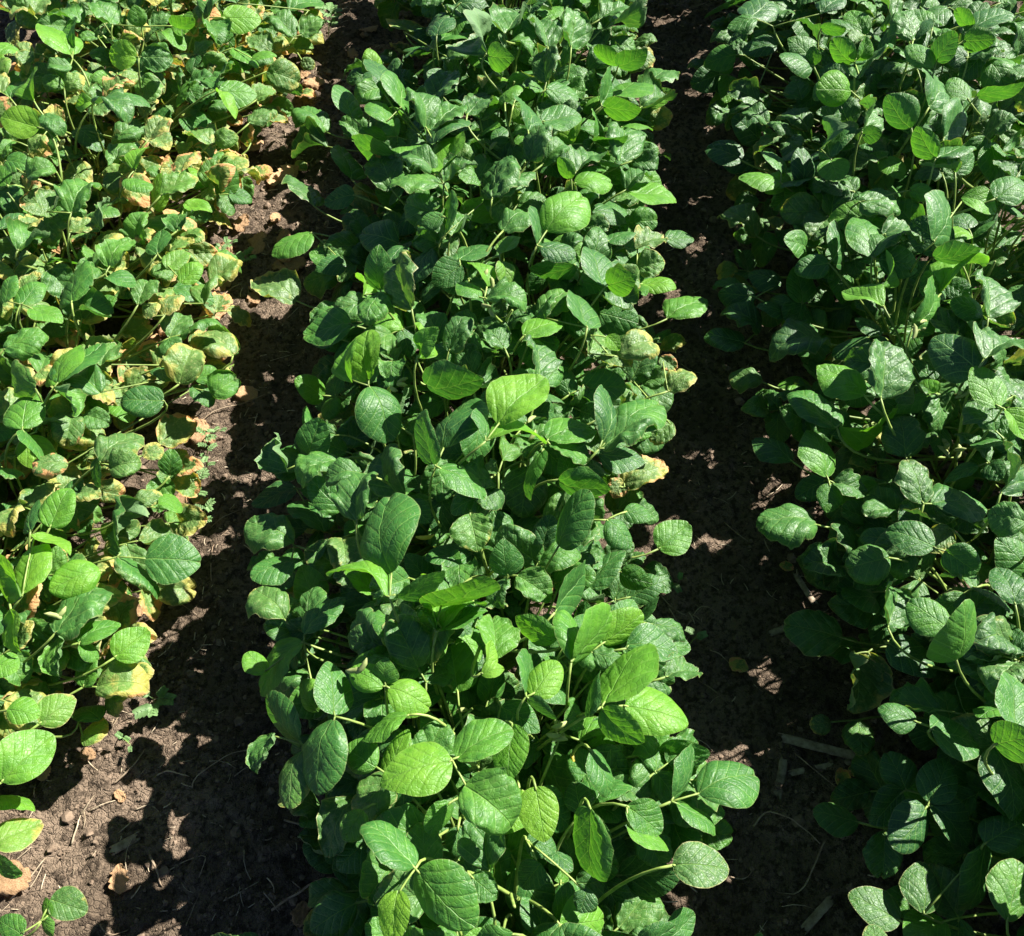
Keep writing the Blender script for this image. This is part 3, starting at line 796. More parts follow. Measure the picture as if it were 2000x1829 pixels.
# pods and flower buds seen between the leaves: (px, py, z, colour, count)
PODS = [(1083, 1432, .27, 'g', 6), (1117, 1487, .24, 'y', 1), (830, 1047, .22, 'y', 1), (903, 1390, .22, 'g', 1), (1860, 868, .27, 'g', 5), (1862, 775, .33, 'g', 2),
        (950, 305, .30, 'g', 2), (783, 740, .29, 'g', 3), (1030, 835, .29, 'g', 2), (120, 280, .24, 'g', 4), (115, 800, .16, 'g', 3), (800, 195, .28, 'g', 2),
        (1790, 640, .32, 'g', 5), (110, 1200, .2, 'g', 3), (960, 535, .30, 'g', 2), (960, 610, .28, 'g', 2), (755, 1390, .2, 'g', 3), (155, 642, .17, 'y', 1), (700, 1300, .24, 'g', 2)]
for px, py, z, c, n in PODS:
    P0 = unproj(px, py, z); d0 = proj(P0)[2]
    lim = DEPTH[int(py / GS) + 14, int(px / GS) + 14] - .012
    if lim < d0 and lim > 0: P0 = CAM + ray(px, py) * lim
    row = row_of(P0.x)
    splat((Vector((1, 0, 0)), Vector((0, .5, .8))), P0 - Vector((0, .006, .010)), .024, .024)
    pl = min((p for p in PL if p.k >= 0 and p.row == row), key=lambda p: abs(p.b.y - P0.y))
    for i in range(n):
        pl.pods.append((P0 + (jit(rnd, .012) if n > 1 else Vector((0, 0, 0))), c, rnd.random()))

# ------------------------------------------------------------------ the rest of the foliage
def fill(p, n, r):
    row = p.row; made = 0
    for i in range(n * 3):
        if made >= n: break
        az = i * 2.4 + r.uniform(-.5, .5) + p.k
        low = r.random()
        u = math.sqrt(r.random()) * 1.0
        hx = HW[row] * .93 * u * math.cos(az); hy = .13 * math.sin(az) * (.4 + .6 * u)
        x = p.b.x + hx; y = p.b.y + hy
        top = canopy(x, row, y) - .03
        z = top * (1 - .75 * low ** 1.2) if row != 'left' else top * (1 - .85 * low)
        z = max(z, .045)
        J = Vector((x, y, z))
        outv = Vector((hx, hy, 0)); outv = outv.normalized() if outv.length > .02 else Vector((math.cos(az), math.sin(az), 0))
        leaf = dict(J=J, L=[]); bad = False
        shade = (top - z) / .2
        sick = {'left': .80, 'centre': .42, 'right': .42}[row] + (.25 if u > .75 and row != 'left' else 0) + (.2 if z < .12 else 0)
        for k, da in enumerate((0, 1.25, -1.25)):
            ang = math.atan2(outv.y, outv.x) + da + r.uniform(-.25, .25)
            L = r.uniform(.043, .074) * (.98 if row == 'left' else 1) * (1 if k == 0 else .92)
            dn = Vector((math.cos(ang), math.sin(ang), r.gauss(-.12, .46))).normalized()
            B = J + (outv * .018 + Vector((0, 0, .003)) if k == 0 else Vector((0, 0, 0)))
            n0 = (Vector((0, 0, 1)) + Vector((r.gauss(0, .55), r.gauss(0, .55), 0))).normalized()
            s0, dn, nn, L, Wd = make_frame(B, B + dn * L, n0, None, L * r.uniform(.70, .88))
            if (B + dn * L).z < .012: bad = True; break
            ok = True
            for v in (.1, .5, 1):
                c = B + dn * (L * v)
                for e in (-.4, 0, .4):
                    pt = c + s0 * (Wd * e * (1 if v == .5 else .4))
                    if blocked(pt) or in_alley(pt): ok = False
            if not ok:
                if k == 0: bad = True; break
                continue
            o = {}
            if r.random() < sick:
                o['c'] = 1; o['y'] = min(8, int(abs(r.gauss(0, 4.2 if row == 'left' else 2.2))) + (1 if row == 'left' else 0))
                if row == 'left' and r.random() < .5: o['b'] = r.randrange(1, 4)
                if row == 'left' and r.random() < (.55 if z < .14 else .26): o['y'] = 9; o['b'] = r.randrange(2, 9)
                if row != 'left' and z < .1 and r.random() < .3: o['y'] = 9; o['b'] = r.randrange(0, 5)
            elif shade < .25 and r.random() < .25: o['l' if r.random() < .4 else 't'] = 1
            col = pcol(o, r, row)
            leaf['L'].append((B, s0, dn, nn, L, Wd, 'crinkle' if 'c' in o else 'flat', col, r.randrange(99)))
        if bad or not leaf['L']: continue
        p.leaves.append(leaf); made += 1
for p in PL:
    if p.k >= 0: fill(p, {'left': 44, 'centre': 40, 'right': 44}[p.row] + (30 if p.b.y < .42 else (10 if p.b.y < .6 else 0)), rnd)

def pod_mesh(P0, base, r, mat):
    m = MB(); d = Vector((r.uniform(-1, 1), r.uniform(-1, 1), r.uniform(-.3, .9))).normalized()
    L = r.uniform(.016, .026); c = d.cross(Vector((0, 0, 1))) * L * .25
    pts = bez(P0 - d * L * .5 - base, P0 + c - base, P0 + d * L * .5 - base, 9)
    rad = [.0009, .0018, .0030, .0029, .0033, .0029, .0031, .0018, .0005]
    m.tube(pts, rad, 7); return m.mesh('pod', mat)

ORD = ['nearest the camera', 'second from the near end', 'third from the near end', 'fourth from the near end', 'fifth from the near end', 'sixth from the near end', 'seventh from the near end', 'eighth from the near end', 'ninth from the near end', 'tenth from the near end']
def ordinal(i, n):
    W_ = ['nearest', 'second', 'third', 'fourth', 'fifth', 'sixth', 'seventh', 'eighth', 'ninth', 'tenth', 'eleventh']
    if i == 0: return 'nearest the bottom edge'
    if i == n - 1: return 'farthest up the picture'
    if i < n / 2: return W_[i] + ' from the near end'
    return W_[n - 1 - i] + ' from the far end'
GROUP = {'left': 'yellowing soybean plants of the left row', 'centre': 'soybean plants of the centre row', 'right': 'soybean plants of the right row'}
ROWTXT = {'left': 'sun-scorched soybean plant with yellowed leaves in the left row', 'centre': 'green soybean plant in the dense centre row', 'right': 'lush dark green soybean plant in the right row'}
by_row = {r: sorted([p for p in PL if p.row == r and p.k >= 0], key=lambda p: p.b.y) for r in ROWX}

def build_plant(p, label):
    root = bpy.data.objects.new('soybean_plant', None); COL.objects.link(root)
    root.location = p.b; root.empty_display_size = .05
    tag(root, label, 'plant', GROUP[p.row])
    m = MB()
    pts = [stem_at(p, p.h * i / 9) - p.b + Vector((.004 * math.sin(i * 2.1 + p.b.y * 9), .004 * math.cos(i * 1.7 + p.b.x * 9), 0)) for i in range(10)]
    pts[0].z = -.01
    m.tube(pts, [.0042 - .0026 * i / 9 for i in range(10)], 7)
    sec = {}
    for lf in p.leaves:
        v = lf['J'] - p.b; lf['s'] = int((math.atan2(v.y, v.x) + math.pi) / (math.pi / 3)) if math.hypot(v.x, v.y) > .07 else -1
        if lf['s'] >= 0: sec.setdefault(lf['s'], []).append(lf)
    br = {}
    for k_, ll in sec.items():                       # side branches that carry the outer leaves
        mean = sum((lf['J'] for lf in ll), Vector((0, 0, 0))) / len(ll)
        tip = p.b + (mean - p.b) * .68; tip.z = max(.03, mean.z * .66)
        a0 = stem_at(p, .02 + .03 * rnd.random())
        br[k_] = bez(a0, a0.lerp(tip, .45) + Vector((0, 0, -.01)) + jit(rnd, .008), tip, 9)
        m.tube([w_ - p.b for w_ in br[k_]], [.0030 - .0014 * i / 8 for i in range(9)], 6)
    obj('stem', m.mesh('stem', M_STEM), root)
    for lf in p.leaves:
        J = lf['J']
        hd = math.hypot(J.x - p.b.x, J.y - p.b.y)
        zs = max(.02, min(p.h * .98, J.z - .62 * hd - .035 + rnd.uniform(-.02, .02)))
        A = stem_at(p, zs) if lf['s'] < 0 else br[lf['s']][rnd.randrange(4, 9)]
        av = Vector((0, 0, 0))
        for t_ in lf['L']: av += t_[2]
        C = A.lerp(J, .6) + jit(rnd, .014)
        if av.length > .35:
            av.normalize(); C = C.lerp(J - av * min(.08, .02 + .4 * (A - J).length), .6)
        C.z = max(.02, min(C.z, J.z - .004 - .10 * hd))
        m = MB()
        m.tube([q - p.b for q in bez(A, C, J, 9)], [.0023 - .0009 * i / 8 for i in range(9)], 6)
        for (B, s0, dn, nn, L, Wd, kind, col, k) in lf['L']:
            e = B + dn * .004
            if (e - J).length > .001:
                md = J.lerp(B, .5) + Vector((0, 0, .002))
                m.tube([q - p.b for q in bez(J - (B - J) * .02, md, e, 5)], .0012, 5)
        lo = obj('leaf', m.mesh('leaf', M_STEM), root)
        if p.row != 'left' and max(t_[7][0] for t_ in lf['L']) > .6: lo['label'] = 'yellowed dying leaf'
        elif p.row == 'left' and max(t_[7][2] for t_ in lf['L']) > .5: lo['label'] = 'brown scorched leaf'
        for (B, s0, dn, nn, L, Wd, kind, col, k) in lf['L']:
            o = bpy.data.objects.new('leaflet', LM[kind][k % len(LM[kind])]); COL.objects.link(o)
            o.parent = lo
            mt = Matrix.Identity(4)
            for i in range(3):
                mt[i][0] = s0[i] * Wd; mt[i][1] = dn[i] * L; mt[i][2] = nn[i] * L; mt[i][3] = B[i] - p.b[i]
            o.matrix_local = mt; o.color = col
    for P0, c, q in p.pods:
        po = obj('pod', pod_mesh(P0, p.b, rnd, M_POD if c == 'g' else M_PODY), root)
        if c == 'y': po['label'] = 'bright yellow pod'
    return root
MARKS = {
 'L1': 'centre row soybean plant with three broad glossy leaves facing up near the bottom',
 'L2': 'soybean plant at the bottom edge with one yellow-green young leaf hanging down',
 'L3': 'centre row soybean plant with a tall diamond-shaped leaf on an upright pale stalk',
 'L4': 'centre row soybean plant topped by a large pale squarish leaf, mid picture',
 'L5': 'centre row soybean plant with small crinkled lime-yellow young leaves at its top',
 'L6': 'centre row soybean plant with a lone yellow-rimmed leaf hanging over the left furrow',
 'L7': 'centre row soybean plant with an orange-yellow dying leaf over the right furrow',
 'L8': 'centre row soybean plant stretching one big puckered leaf over the right furrow',
 'L9': 'centre row soybean plant with a large rounded light green leaf, upper middle',
 'L10': 'left row soybean plant with a big pointed leaf reaching over the furrow',
 'L11': 'left row soybean plant with one big glossy round leaf beside bare sunlit soil',
 'L12': 'left row soybean plant with a large yellow leaf half hidden behind a green one',
 'L13': 'right row soybean plant with a pale round leaf standing out, upper right',
 'L14': 'right row soybean plant with a light green leaf glowing in sun, right edge',
 'L15': 'right row soybean plant with a bright yellow-green squarish leaf lit from behind',
 'L16': 'right row soybean plant with a sunlit cupped leaf in the bottom right corner',
 'L17': 'right row soybean plant with a pointed light leaf spreading left, mid right',
 'L18': 'left row soybean plant with two round leaves spread like wings, upper left'}
for rname in ROWX:
    ps = by_row[rname]
    for i, p in enumerate(ps):
        if hasattr(p, 'mark'): build_plant(p, MARKS[p.mark]); continue
        build_plant(p, ROWTXT[rname] + ', ' + ordinal(i, len(ps)))
build_plant(P_YNG, 'small young soybean plant with one round yellow-rimmed leaf on bare sunlit soil, bottom left corner')
build_plant(P_EDGE, 'low soybean plant with a yellow-streaked leaf at the left edge beside the sunlit bare soil')

# ------------------------------------------------------------------ soil
def vnoise(x, y, seed):
    xi = np.floor(x).astype(np.int64); yi = np.floor(y).astype(np.int64); fx = x - xi; fy = y - yi
    fx = fx * fx * (3 - 2 * fx); fy = fy * fy * (3 - 2 * fy)
    def h(a, b_):
        n = (a * 374761393 + b_ * 668265263 + seed * 974634) & 0x7fffffff
        n = ((n ^ (n >> 13)) * 1274126177) & 0x7fffffff
        return ((n ^ (n >> 16)) & 0xffff) / 65535.0
    return (h(xi, yi) * (1 - fx) + h(xi + 1, yi) * fx) * (1 - fy) + (h(xi, yi + 1) * (1 - fx) + h(xi + 1, yi + 1) * fx) * fy
def soil_z(x, y):
    x = np.asarray(x, dtype=float); y = np.asarray(y, dtype=float)
    wx = x + .02 * vnoise(x * 30, y * 30, 5); wy = y + .02 * vnoise(x * 30, y * 30, 6)
    z = .012 * (vnoise(wx * 9, wy * 9, 1) - .5)
    big = vnoise(wx * 38, wy * 38, 2); z += .017 * np.maximum(0, big - .45) ** 1.2
    z += .0100 * (vnoise(wx * 75, wy * 75, 3) - .5)
    z += .0065 * (vnoise(wx * 150, wy * 150, 4) - .5)
    z += .006 * np.cos((x - ROWX['centre']) / .76 * 2 * math.pi)     # rows sit on slight ridges
    return z - .006
fx_ = np.concatenate([[-60, -20, -6, -2.2, -1.6], np.arange(-1.3, 1.3001, .0058), [1.6, 2.2, 6, 20, 60]])
fy_ = np.concatenate([[-60, -20, -6, -1.5, -.4], np.arange(-.02, 2.5001, .0058), [2.8, 3.5, 6, 20, 60]])
X, Yg = np.meshgrid(fx_, fy_)
Z = soil_z(X, Yg)
far = (np.abs(X) > 2) | (Yg > 3.2) | (Yg < -1); Z[far] = -.006
nx_, ny_ = len(fx_), len(fy_)
idx = np.arange(nx_ * ny_).reshape(ny_, nx_)
faces = np.stack([idx[:-1, :-1], idx[:-1, 1:], idx[1:, 1:], idx[1:, :-1]], -1).reshape(-1, 4)
me = bpy.data.meshes.new('soil')
me.vertices.add(nx_ * ny_); me.vertices.foreach_set('co', np.stack([X, Yg, Z], -1).astype(np.float32).ravel())
me.loops.add(faces.size); me.loops.foreach_set('vertex_index', faces.astype(np.int32).ravel())
me.polygons.add(len(faces)); me.polygons.foreach_set('loop_start', np.arange(0, faces.size, 4, dtype=np.int32))
me.polygons.foreach_set('loop_total', np.full(len(faces), 4, dtype=np.int32))
me.update(calc_edges=True); me.validate()
me.polygons.foreach_set('use_smooth', [True] * len(me.polygons)); me.materials.append(M_SOIL)
g = obj('soil', me); g['kind'] = 'structure'; g['label'] = 'bare dry brown soil between and under the soybean rows'; g['category'] = 'soil'
def ground(px, py):
    p = unproj(px, py, 0.0)
    for _ in range(3):
        z = float(soil_z(p.x, p.y)); p = unproj(px, py, z)
    return p

# loose crumbs and shredded plant bits: uncountable
m = MB()
for i in range(6500):
    k = rnd.random()
    cx = rnd.choice((-.405, .355, -.405)) + rnd.gauss(0, .13) if k < .8 else rnd.uniform(-1.25, 1.25)
    cy = rnd.uniform(.05, 2.4)
    rr = min(.012, .0010 + abs(rnd.gauss(0, .0017)) + (rnd.random() ** 40) * .008)
    z = float(soil_z(cx, cy))
    m.blob(Vector((cx, cy, z + rr * .1)), rr, i * .37, .7, 6, 4, .7)
tag(obj('soil_crumbs', m.mesh('soil_crumbs', M_CLOD, False)), 'small brown soil crumbs scattered over the bare furrows', 'soil crumbs', None, 'stuff')
m = MB()
for i in range(1000):
    cx = rnd.choice((-.405, -.52, .355)) + rnd.gauss(0, .12); cy = rnd.uniform(.05, 2.4)
    z = float(soil_z(cx, cy)) + .0015
    a = rnd.uniform(0, 6.28); L = rnd.uniform(.004, .022) if rnd.random() < .9 else rnd.uniform(.02, .05)
    d = Vector((math.cos(a), math.sin(a), rnd.uniform(-.1, .2))) * L
    p0 = Vector((cx, cy, z)); nn = d.cross(Vector((0, 0, 1))).normalized() * L * rnd.uniform(-.25, .25)
    m.tube(bez(p0, p0 + d * .5 + nn, p0 + d, 4), rnd.uniform(.0003, .0009), 4)
tag(obj('plant_litter', m.mesh('plant_litter', M_STRAW)), 'fine pale shreds of straw and root littering the soil', 'plant litter', None, 'stuff')

# ------------------------------------------------------------------ roots, straws, stalk pieces, fallen leaves
def strand(name, crop, pts, r, mat, label, cat, group, lift=.004):
    ox, oy, sc = CROP[crop]
    P = []
    for i, (a, b_) in enumerate(pts):
        q = ground(ox + a / sc, oy + b_ / sc); q.z += r + lift * (1 if 0 < i < len(pts) - 1 else .2); P.append(q)
    pp = []
    for i in range(len(P) - 1):                      # Catmull-Rom
        a, b_, c, d = P[max(i - 1, 0)], P[i], P[i + 1], P[min(i + 2, len(P) - 1)]
        for t in (0, .25, .5, .75):
            pp.append(.5 * ((2 * b_) + (c - a) * t + (2 * a - 5 * b_ + 4 * c - d) * t * t + (3 * b_ - a - 3 * c + d) * t ** 3))
    pp.append(P[-1])
    o0 = pp[0].copy(); m = MB()
    m.tube([q - o0 + jit(rnd, r * .35) for q in pp], [r * (1 - .6 * i / len(pp)) for i in range(len(pp))], 6)
    o = obj(name, m.mesh(name, mat)); o.location = o0
    return tag(o, label, cat, group)
GR = 'dry roots and twigs lying on the soil'
for cr, pts, r, lb in [
    ('R4', [(1080, 690), (1200, 590), (1350, 550), (1480, 490)], .0011, 'long thin pale root arching over the shaded left furrow, upper end'),
    ('R4', [(1180, 1529), (1190, 1350), (1270, 1250)], .0009, 'upright thin root in the shaded left furrow beside the pointed leaf'),
    ('R4', [(1180, 1230), (1250, 1180), (1350, 1130)], .0008, 'short straight root crossing the dark left furrow mid-way'),
    ('R4', [(880, 1570), (980, 1640), (1100, 1720)], .0008, 'slanting thin root below the big pointed leaf of the left row'),
    ('R6', [(1075, 1000), (1090, 960), (1140, 910), (1300, 810), (1420, 790)], .0013, 'curved brown root with a hooked end at the sunlit edge of the furrow'),
    ('R6', [(1310, 935), (1380, 890), (1430, 895)], .0009, 'short bent root just under the small upright leaf of the centre row'),
    ('R6', [(1520, 1680), (1650, 1600), (1800, 1510), (1940, 1512)], .0019, 'thick forked pale root at the foot of the centre row, bottom'),
    ('R6', [(1590, 1180), (1700, 1220), (1750, 1300), (1760, 1390), (1830, 1450)], .0015, 'wiry bent root hanging by the left flank of the centre row'),
    ('R6', [(1470, 1580), (1530, 1650), (1560, 1700)], .0010, 'short side twig crossing the thick forked root'),
    ('R6', [(635, 980), (740, 890), (812, 785)], .0016, 'pale straight twig in the leaf shadow on the left soil'),
    ('R6', [(840, 1370), (880, 1460), (905, 1550)], .0018, 'reddish brown curled stem fragment on sunlit soil'),
    ('R6', [(930, 1470), (1040, 1410), (1150, 1385), (1110, 1500)], .0008, 'hair-thin looping root between the leaf shadows'),
    ('R6', [(1040, 1770), (1080, 1680), (1115, 1590)], .0007, 'thin upright root near the bottom of the left furrow'),
    ('R6', [(560, 1760), (590, 1800), (650, 1818), (720, 1790)], .0010, 'curved tendril of root at the bottom edge, left soil'),
    ('R6', [(880, 930), (940, 910), (1010, 925), (1060, 935)], .0014, 'red-brown root lying across the dappled soil'),
    ('R8', [(20, 0), (70, 90), (125, 180)], .0009, 'thin dark root leading into the sunlit soil fleck, right furrow'),
    ('R8', [(105, 110), (150, 60), (205, -10)], .0008, 'pale thin twig above the sunlit soil fleck, right furrow'),
    ('R8', [(250, 230), (300, 260), (355, 305)], .0009, 'short twig between the soil fleck and a fallen yellow leaf'),
    ('R8', [(180, 400), (280, 470), (370, 555)], .0009, 'slanting root below the curled leaf in the right furrow'),
    ('R8', [(490, 1215), (555, 1140), (660, 1160), (760, 1225), (860, 1312)], .0014, 'long arched twig on dark soil in the right furrow'),
    ('R8', [(885, 1295), (830, 1420), (742, 1580), (620, 1582)], .0014, 'twig with a sharp elbow in the lower right furrow'),
    ('R8', [(360, 1495), (440, 1507), (492, 1450)], .0010, 'small bent twig beside the large yellow-rimmed leaf'),
    ('R8', [(720, 810), (850, 920), (1000, 1040)], .0009, 'straight thin root under the weathered stalk pieces'),
    ('R8', [(1030, 1140), (1090, 1060), (1130, 940)], .0009, 'root rising beside the fallen yellow leaves, right furrow'),
    ('R5', [(105, 1810), (170, 1700), (230, 1680), (330, 1735)], .0010, 'arched pale root in the middle of the right furrow'),
    ('R5', [(-40, 1600), (40, 1690), (130, 1730)], .0009, 'dark root at the right foot of the centre row'),
    ('R1', [(1640, 760), (1550, 760), (1480, 740)], .0010, 'straight root on the sunlit soil of the far left furrow'),
    ('R1', [(1200, 1440), (1300, 1430), (1420, 1420)], .0010, 'pale straight root beside the dry leaves, left furrow'),
    ('R1', [(1350, 1590), (1280, 1630), (1120, 1780)], .0012, 'long pale root at the scorched edge of the left row')]:
    strand('root', cr, pts, r, M_ROOT, lb, 'root', GR)
GS_ = 'straws lying on the sunlit soil'
for cr, pts, r, lb in [
    ('R6', [(-10, 1700), (130, 1560), (260, 1390)], .0017, 'long pale straw running up from the left edge over sunlit soil'),
    ('R6', [(400, 1315), (440, 1210), (455, 1150)], .0014, 'short straw pointing at the tip of a leaf shadow'),
    ('R6', [(455, 1150), (500, 1090), (530, 1040)], .0014, 'stout pale straw on bare sunlit soil, middle left'),
    ('R6', [(500, 1130), (590, 1090), (650, 1070)], .0009, 'thin straw just right of the stout pale straw'),
    ('R6', [(760, 1120), (810, 1105), (860, 1085)], .0010, 'straw at the rim of the biggest leaf shadow'),
    ('R6', [(425, 430), (432, 350), (440, 285)], .0009, 'upright straw under the leaves of the left row'),
    ('R6', [(200, 980), (198, 1020), (195, 1050)], .0011, 'tiny straw stub next to the big glossy leaf'),
    ('R6', [(170, 1560), (215, 1500), (240, 1430)], .0010, 'dark straw crossing the long pale one')]:
    strand('straw', cr, pts, r, M_STRAW, lb, 'straw', GS_)

def stalk(x0, y0, x1, y1, wpx, label):
    a = ground(x0, y0); b_ = ground(x1, y1); a.z += .006; b_.z += .007
    d = b_ - a; L = d.length; dn = d / L; sd = dn.cross(Vector((0, 0, 1))).normalized(); up = sd.cross(dn)
    wd = wpx / FPX * proj(a)[2]
    v = []; f = []; n = 14; mrow = 9
    for side in (1, .78):                            # half pipe of rind, outer and inner skin
        for i in range(n + 1):
            t = i / n
            for j in range(mrow):
                th = math.pi * (.08 + .84 * j / (mrow - 1))
                rr = wd * .5 * side * (1 + .10 * noise.noise(Vector((t * 5, j * .8, x0 * .01))))
                e = .012 * noise.noise(Vector((j * 1.3, x0, i // n))) if i in (0, n) else 0
                v.append(dn * (t * L + e) + sd * (rr * math.cos(th)) + up * (rr * .55 * math.sin(th) - .003))
    K = (n + 1) * mrow
    for i in range(n):
        for j in range(mrow - 1):
            q = i * mrow + j
            f.append((q, q + 1, q + mrow + 1, q + mrow)); f.append((K + q, K + q + mrow, K + q + mrow + 1, K + q + 1))
        for j in (0, mrow - 1):
            q = i * mrow + j; f.append((q, q + mrow, K + q + mrow, K + q))
    for i in (0, n):
        for j in range(mrow - 1):
            q = i * mrow + j; f.append((q, q + 1, K + q + 1, K + q))
    o = obj('stalk_piece', mesh('stalk_piece', v, f, M_STALK)); o.location = a
    tag(o, label, 'stalk', 'weathered stalk pieces on the soil')
stalk(1525, 1443, 1672, 1480, 19, 'long grey split stalk piece lying across the right furrow')
stalk(1543, 1512, 1662, 1489, 13, 'narrow grey stalk piece just below the long one, right furrow')
stalk(1517, 1558, 1530, 1485, 18, 'short stalk piece standing crosswise left of the two long ones')
stalk(1568, 1818, 1622, 1757, 18, 'stalk piece at the bottom of the right furrow')
stalk(1503, 1240, 1542, 1225, 14, 'stub of stalk beside the ragged speckled leaf')
stalk(1553, 1125, 1588, 1180, 13, 'pale stalk piece slanting under the right row edge')
stalk(220, 1664, 270, 1637, 20, 'flat grey chip of stalk lying in a leaf shadow')

def fallen(px, py, size, label, grp, yellow=0):
    c = ground(px, py); L = size / FPX * proj(c)[2]
    a = rnd.uniform(0, 6.28); dn = Vector((math.cos(a), math.sin(a), rnd.uniform(-.1, .15))).normalized()
    n0 = (Vector((0, 0, 1)) + jit(rnd, .3)).normalized(); s0 = dn.cross(n0).normalized(); nn = s0.cross(dn)
    src = LM['dry'] if not yellow else LM['crinkle']
    o = obj('fallen_leaf', src[rnd.randrange(len(src))])
    mt = Matrix.Identity(4); wd = L * rnd.uniform(.65, .85)
    b0 = c - dn * L * .5 + Vector((0, 0, .008))
    for i in range(3): mt[i][0] = s0[i] * wd; mt[i][1] = dn[i] * L; mt[i][2] = nn[i] * L * .7; mt[i][3] = b0[i]
    o.matrix_world = mt
    if yellow: o.color = (.9, .3, min(1, yellow + .25), 1)
    tag(o, label, 'leaf', grp)
GF = 'dry fallen leaves on the soil'
for px, py, sz, y, lb in [
    (1440, 1302, 42, .35, 'single yellow fallen leaf on the dark soil mid right furrow'),
    (1640, 1520, 40, .35, 'pale yellow fallen leaf, leftmost of three by the stalk pieces'),
    (1668, 1508, 34, .6, 'brown-yellow curled fallen leaf, middle of three by the stalk pieces'),
    (1690, 1535, 36, .3, 'yellow fallen leaf, rightmost of three by the stalk pieces'),
    (1535, 1112, 30, .5, 'small yellow-brown fallen leaf at the left foot of the right row'),
    (238, 1718, 58, 0, 'tan crumpled dry leaf half in leaf shadow on the left soil'),
    (12, 1722, 120, 0, 'large flat tan dry leaf at the left edge of the sunlit soil'),
    (178, 1476, 36, 0, 'tan dry leaf under the yellowed leaf at the near end of the left row'),
    (238, 1556, 32, 0, 'folded tan dry leaf beside straws on sunlit soil'),
    (92, 1512, 34, 0, 'dry leaf shreds below the big glossy leaf, left'),
    (505, 480, 60, 0, 'large tan curled leaf on the sunlit left furrow'),
    (475, 440, 50, 0, 'tan dry leaf left of the large curled one in the left furrow'),
    (590, 330, 34, .2, 'small yellow fallen leaf beside the centre row, far left furrow'),
    (560, 345, 50, 0, 'tan fallen leaf next to the small yellow one'),
    (600, 195, 45, .5, 'yellow-brown leaf on soil near the far end of the left furrow'),
    (455, 375, 60, 0, 'orange-tan dry leaf among the scorched plants, left row edge'),
    (490, 265, 36, 0, 'upright tan dry leaf at the scorched left row edge'),
    (440, 495, 50, 0, 'tan dry leaf at the foot of a yellow-green leaf, left row'),
    (330, 640, 60, 0, 'tan dead leaf below yellow leaves in the left row'),
    (420, 620, 60, 0, 'brown dry leaf in shade at the left furrow edge'),
    (100, 150, 50, 0, 'dry orange leaf between sparse plants, top left'),
    (40, 25, 60, 0, 'dry orange leaf in the top left corner'),
    (120, 175, 46, 0, 'second dry leaf on soil between sparse plants, top left'),
    (290, 1100, 70, 0, 'pale dry leaf on the ground under the left row'),
    (265, 1190, 50, 0, 'dry leaf below the big pointed leaf of the left row'),
    (480, 775, 50, 0, 'dull tan dry leaf in the shaded left furrow'),
    (400, 860, 60, 0, 'dark tan dry leaf beside the feathery weeds'),
    (720, 60, 40, 0, 'tan dry leaf at the far end of the left furrow'),
    (690, 110, 34, 0, 'small dry leaf on soil, far left furrow'),
    (590, 1790, 55, 0, 'crumpled pale dry leaf at the left foot of the centre row, bottom'),
    (395, 980, 45, .5, 'yellow-brown leaf lying behind the feathery weeds'),
    (1700, 1060, 40, .6, 'yellow leaf on the ground under the right row')]:
    fallen(px, py, sz, lb, GF, y)

for i in range(16):
    py = rnd.uniform(140, 590)
    fallen(rnd.uniform(480, 590) + (40 if py < 250 else 0), py, rnd.uniform(22, 48), 'tan dry leaf fragment littering the far stretch of the left furrow', 'leaf fragments in the far left furrow')
for i in range(34):
    py = rnd.uniform(30, 1150); lo = max(0, 40 - py * .02); hi = 560 - py * .2
    fallen(rnd.uniform(lo, hi), py, rnd.uniform(36, 62), 'dry tan leaf lying on the ground among the scorched plants of the left row', 'dead leaves under the left row')
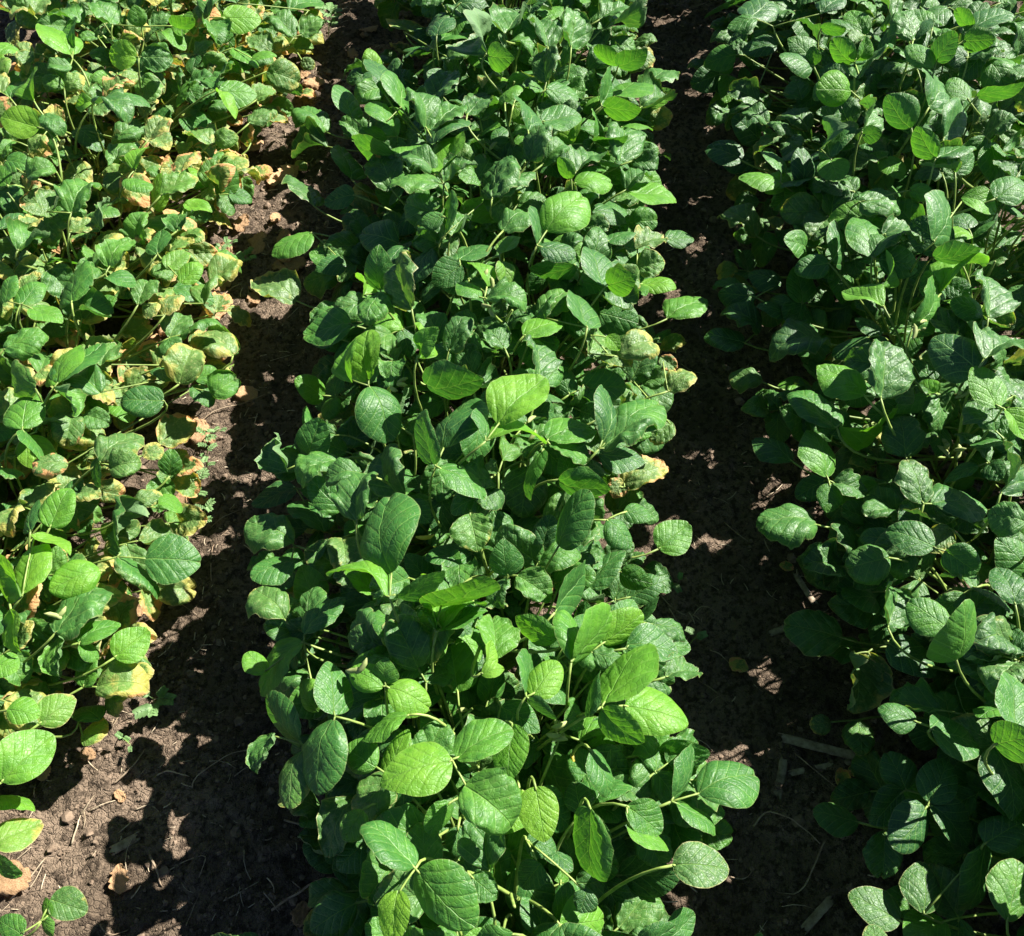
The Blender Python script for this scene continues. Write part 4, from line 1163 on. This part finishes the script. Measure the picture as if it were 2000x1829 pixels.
# ------------------------------------------------------------------ weeds
def leafstrip(m, base, d, n, L, wd, k=6):
    s = d.cross(n).normalized(); n2 = s.cross(d); k0 = len(m.v)
    for i in range(k + 1):
        t = i / k; h = wd * .5 * math.sin(math.pi * (.06 + .90 * t)) ** .7
        c = base + d * (L * t) + n2 * (L * .16 * math.sin(math.pi * t))
        for e in (-1, 0, 1): m.v.append(c + s * (h * e) + n2 * (h * .3 * abs(e)))
    for i in range(k):
        for j in (0, 1):
            q = k0 + i * 3 + j; m.f.append((q, q + 1, q + 4, q + 3))
def weed(px, py, ztop, n, label, size=1.0, feathery=True):
    tip = unproj(px, py, ztop); base = Vector((tip.x - rnd.uniform(.01, .05), tip.y + rnd.uniform(-.02, .03), 0))
    base.z = float(soil_z(base.x, base.y)) - .003
    root = bpy.data.objects.new('weed', None); COL.objects.link(root); root.location = base; root.empty_display_size = .02
    tag(root, label, 'weed', 'small weeds at the furrow edge')
    m = MB(); pts = bez(Vector((0, 0, 0)), (tip - base) * .5 + Vector((0, 0, .02)), tip - base, 8)
    m.tube(pts, [.0010 - .0005 * i / 7 for i in range(8)], 5); obj('stem', m.mesh('stem', M_STEM), root)
    for i in range(n):
        t = .25 + .75 * (i + 1) / n
        q = pts[min(7, int(t * 7))]
        a = i * 2.4 + rnd.uniform(-.4, .4)
        d = Vector((math.cos(a), math.sin(a), rnd.uniform(.1, .7))).normalized()
        m = MB(); L = rnd.uniform(.013, .022) * size
        axis = bez(q, q + d * L * .6 + Vector((0, 0, .004)), q + d * L, 6)
        m.tube(axis, .00045, 4)
        if feathery:
            for k in range(1, 6):
                for sgn in (-1, 1):
                    sd = (d.cross(Vector((0, 0, 1))).normalized() * sgn + d * .55).normalized()
                    leafstrip(m, axis[k], sd, Vector((0, 0, 1)), L * .36, L * .17, 4)
            leafstrip(m, axis[5], d, Vector((0, 0, 1)), L * .36, L * .17, 4)
        else:
            for k in (2, 3, 4, 5):
                for sgn in (-1, 1):
                    sd = (d.cross(Vector((0, 0, 1))).normalized() * sgn * (1.1 - k * .12) + d * .7).normalized()
                    leafstrip(m, axis[k], sd, Vector((0, 0, 1)), L * .45, L * .34, 5)
        obj('leaf', m.mesh('leaf', M_WEED), root)
for px, py, z, n, lb, sc, ft in [
    (430, 842, .05, 6, 'feathery green weed with paired leaflets, topmost at the left furrow edge', .8, True),
    (408, 872, .05, 5, 'small feathery weed just below the topmost one, left furrow', .8, True),
    (400, 915, .07, 8, 'bushy feathery weed beside a pale round leaf, left furrow edge', .85, True),
    (368, 928, .07, 6, 'feathery weed touching the pale round leaf', 1.1, True),
    (165, 905, .08, 6, 'feathery weed among the scorched leaves of the left row', 1.2, True),
    (405, 990, .05, 6, 'thin stemmed weed with narrow leaflets in the left furrow', 1.0, True),
    (372, 1015, .05, 5, 'lowest feathery weed in front of the left row', .9, True),
    (195, 985, .07, 5, 'small weed sprig under the folded leaf, left row', .9, True),
    (312, 1380, .015, 5, 'grey-green lobed weed on shaded soil at the end of a bent stalk', 1.3, False),
    (258, 1195, .03, 6, 'small leafy weed with a pale tip near the big pointed leaf', .8, False),
    (452, 478, .03, 9, 'yellowish tufted weed on the sunlit left furrow edge', .9, False),
    (485, 508, .03, 9, 'yellow-green tufted weed nearest the furrow, beside a dry leaf', .9, False),
    (650, 22, .06, 10, 'bushy small weed at the far end of the left furrow', 1.4, False),
    (1325, 1140, .02, 4, 'tiny seedling with narrow leaves in the right furrow', .8, False),
    (1368, 1237, .02, 3, 'pale seedling on the sunlit soil fleck, right furrow', .8, False),
    (255, 1455, .015, 3, 'tiny star-shaped seedling in shadow on the left soil', .6, False)]:
    weed(px, py, z, n, lb, sc, ft)
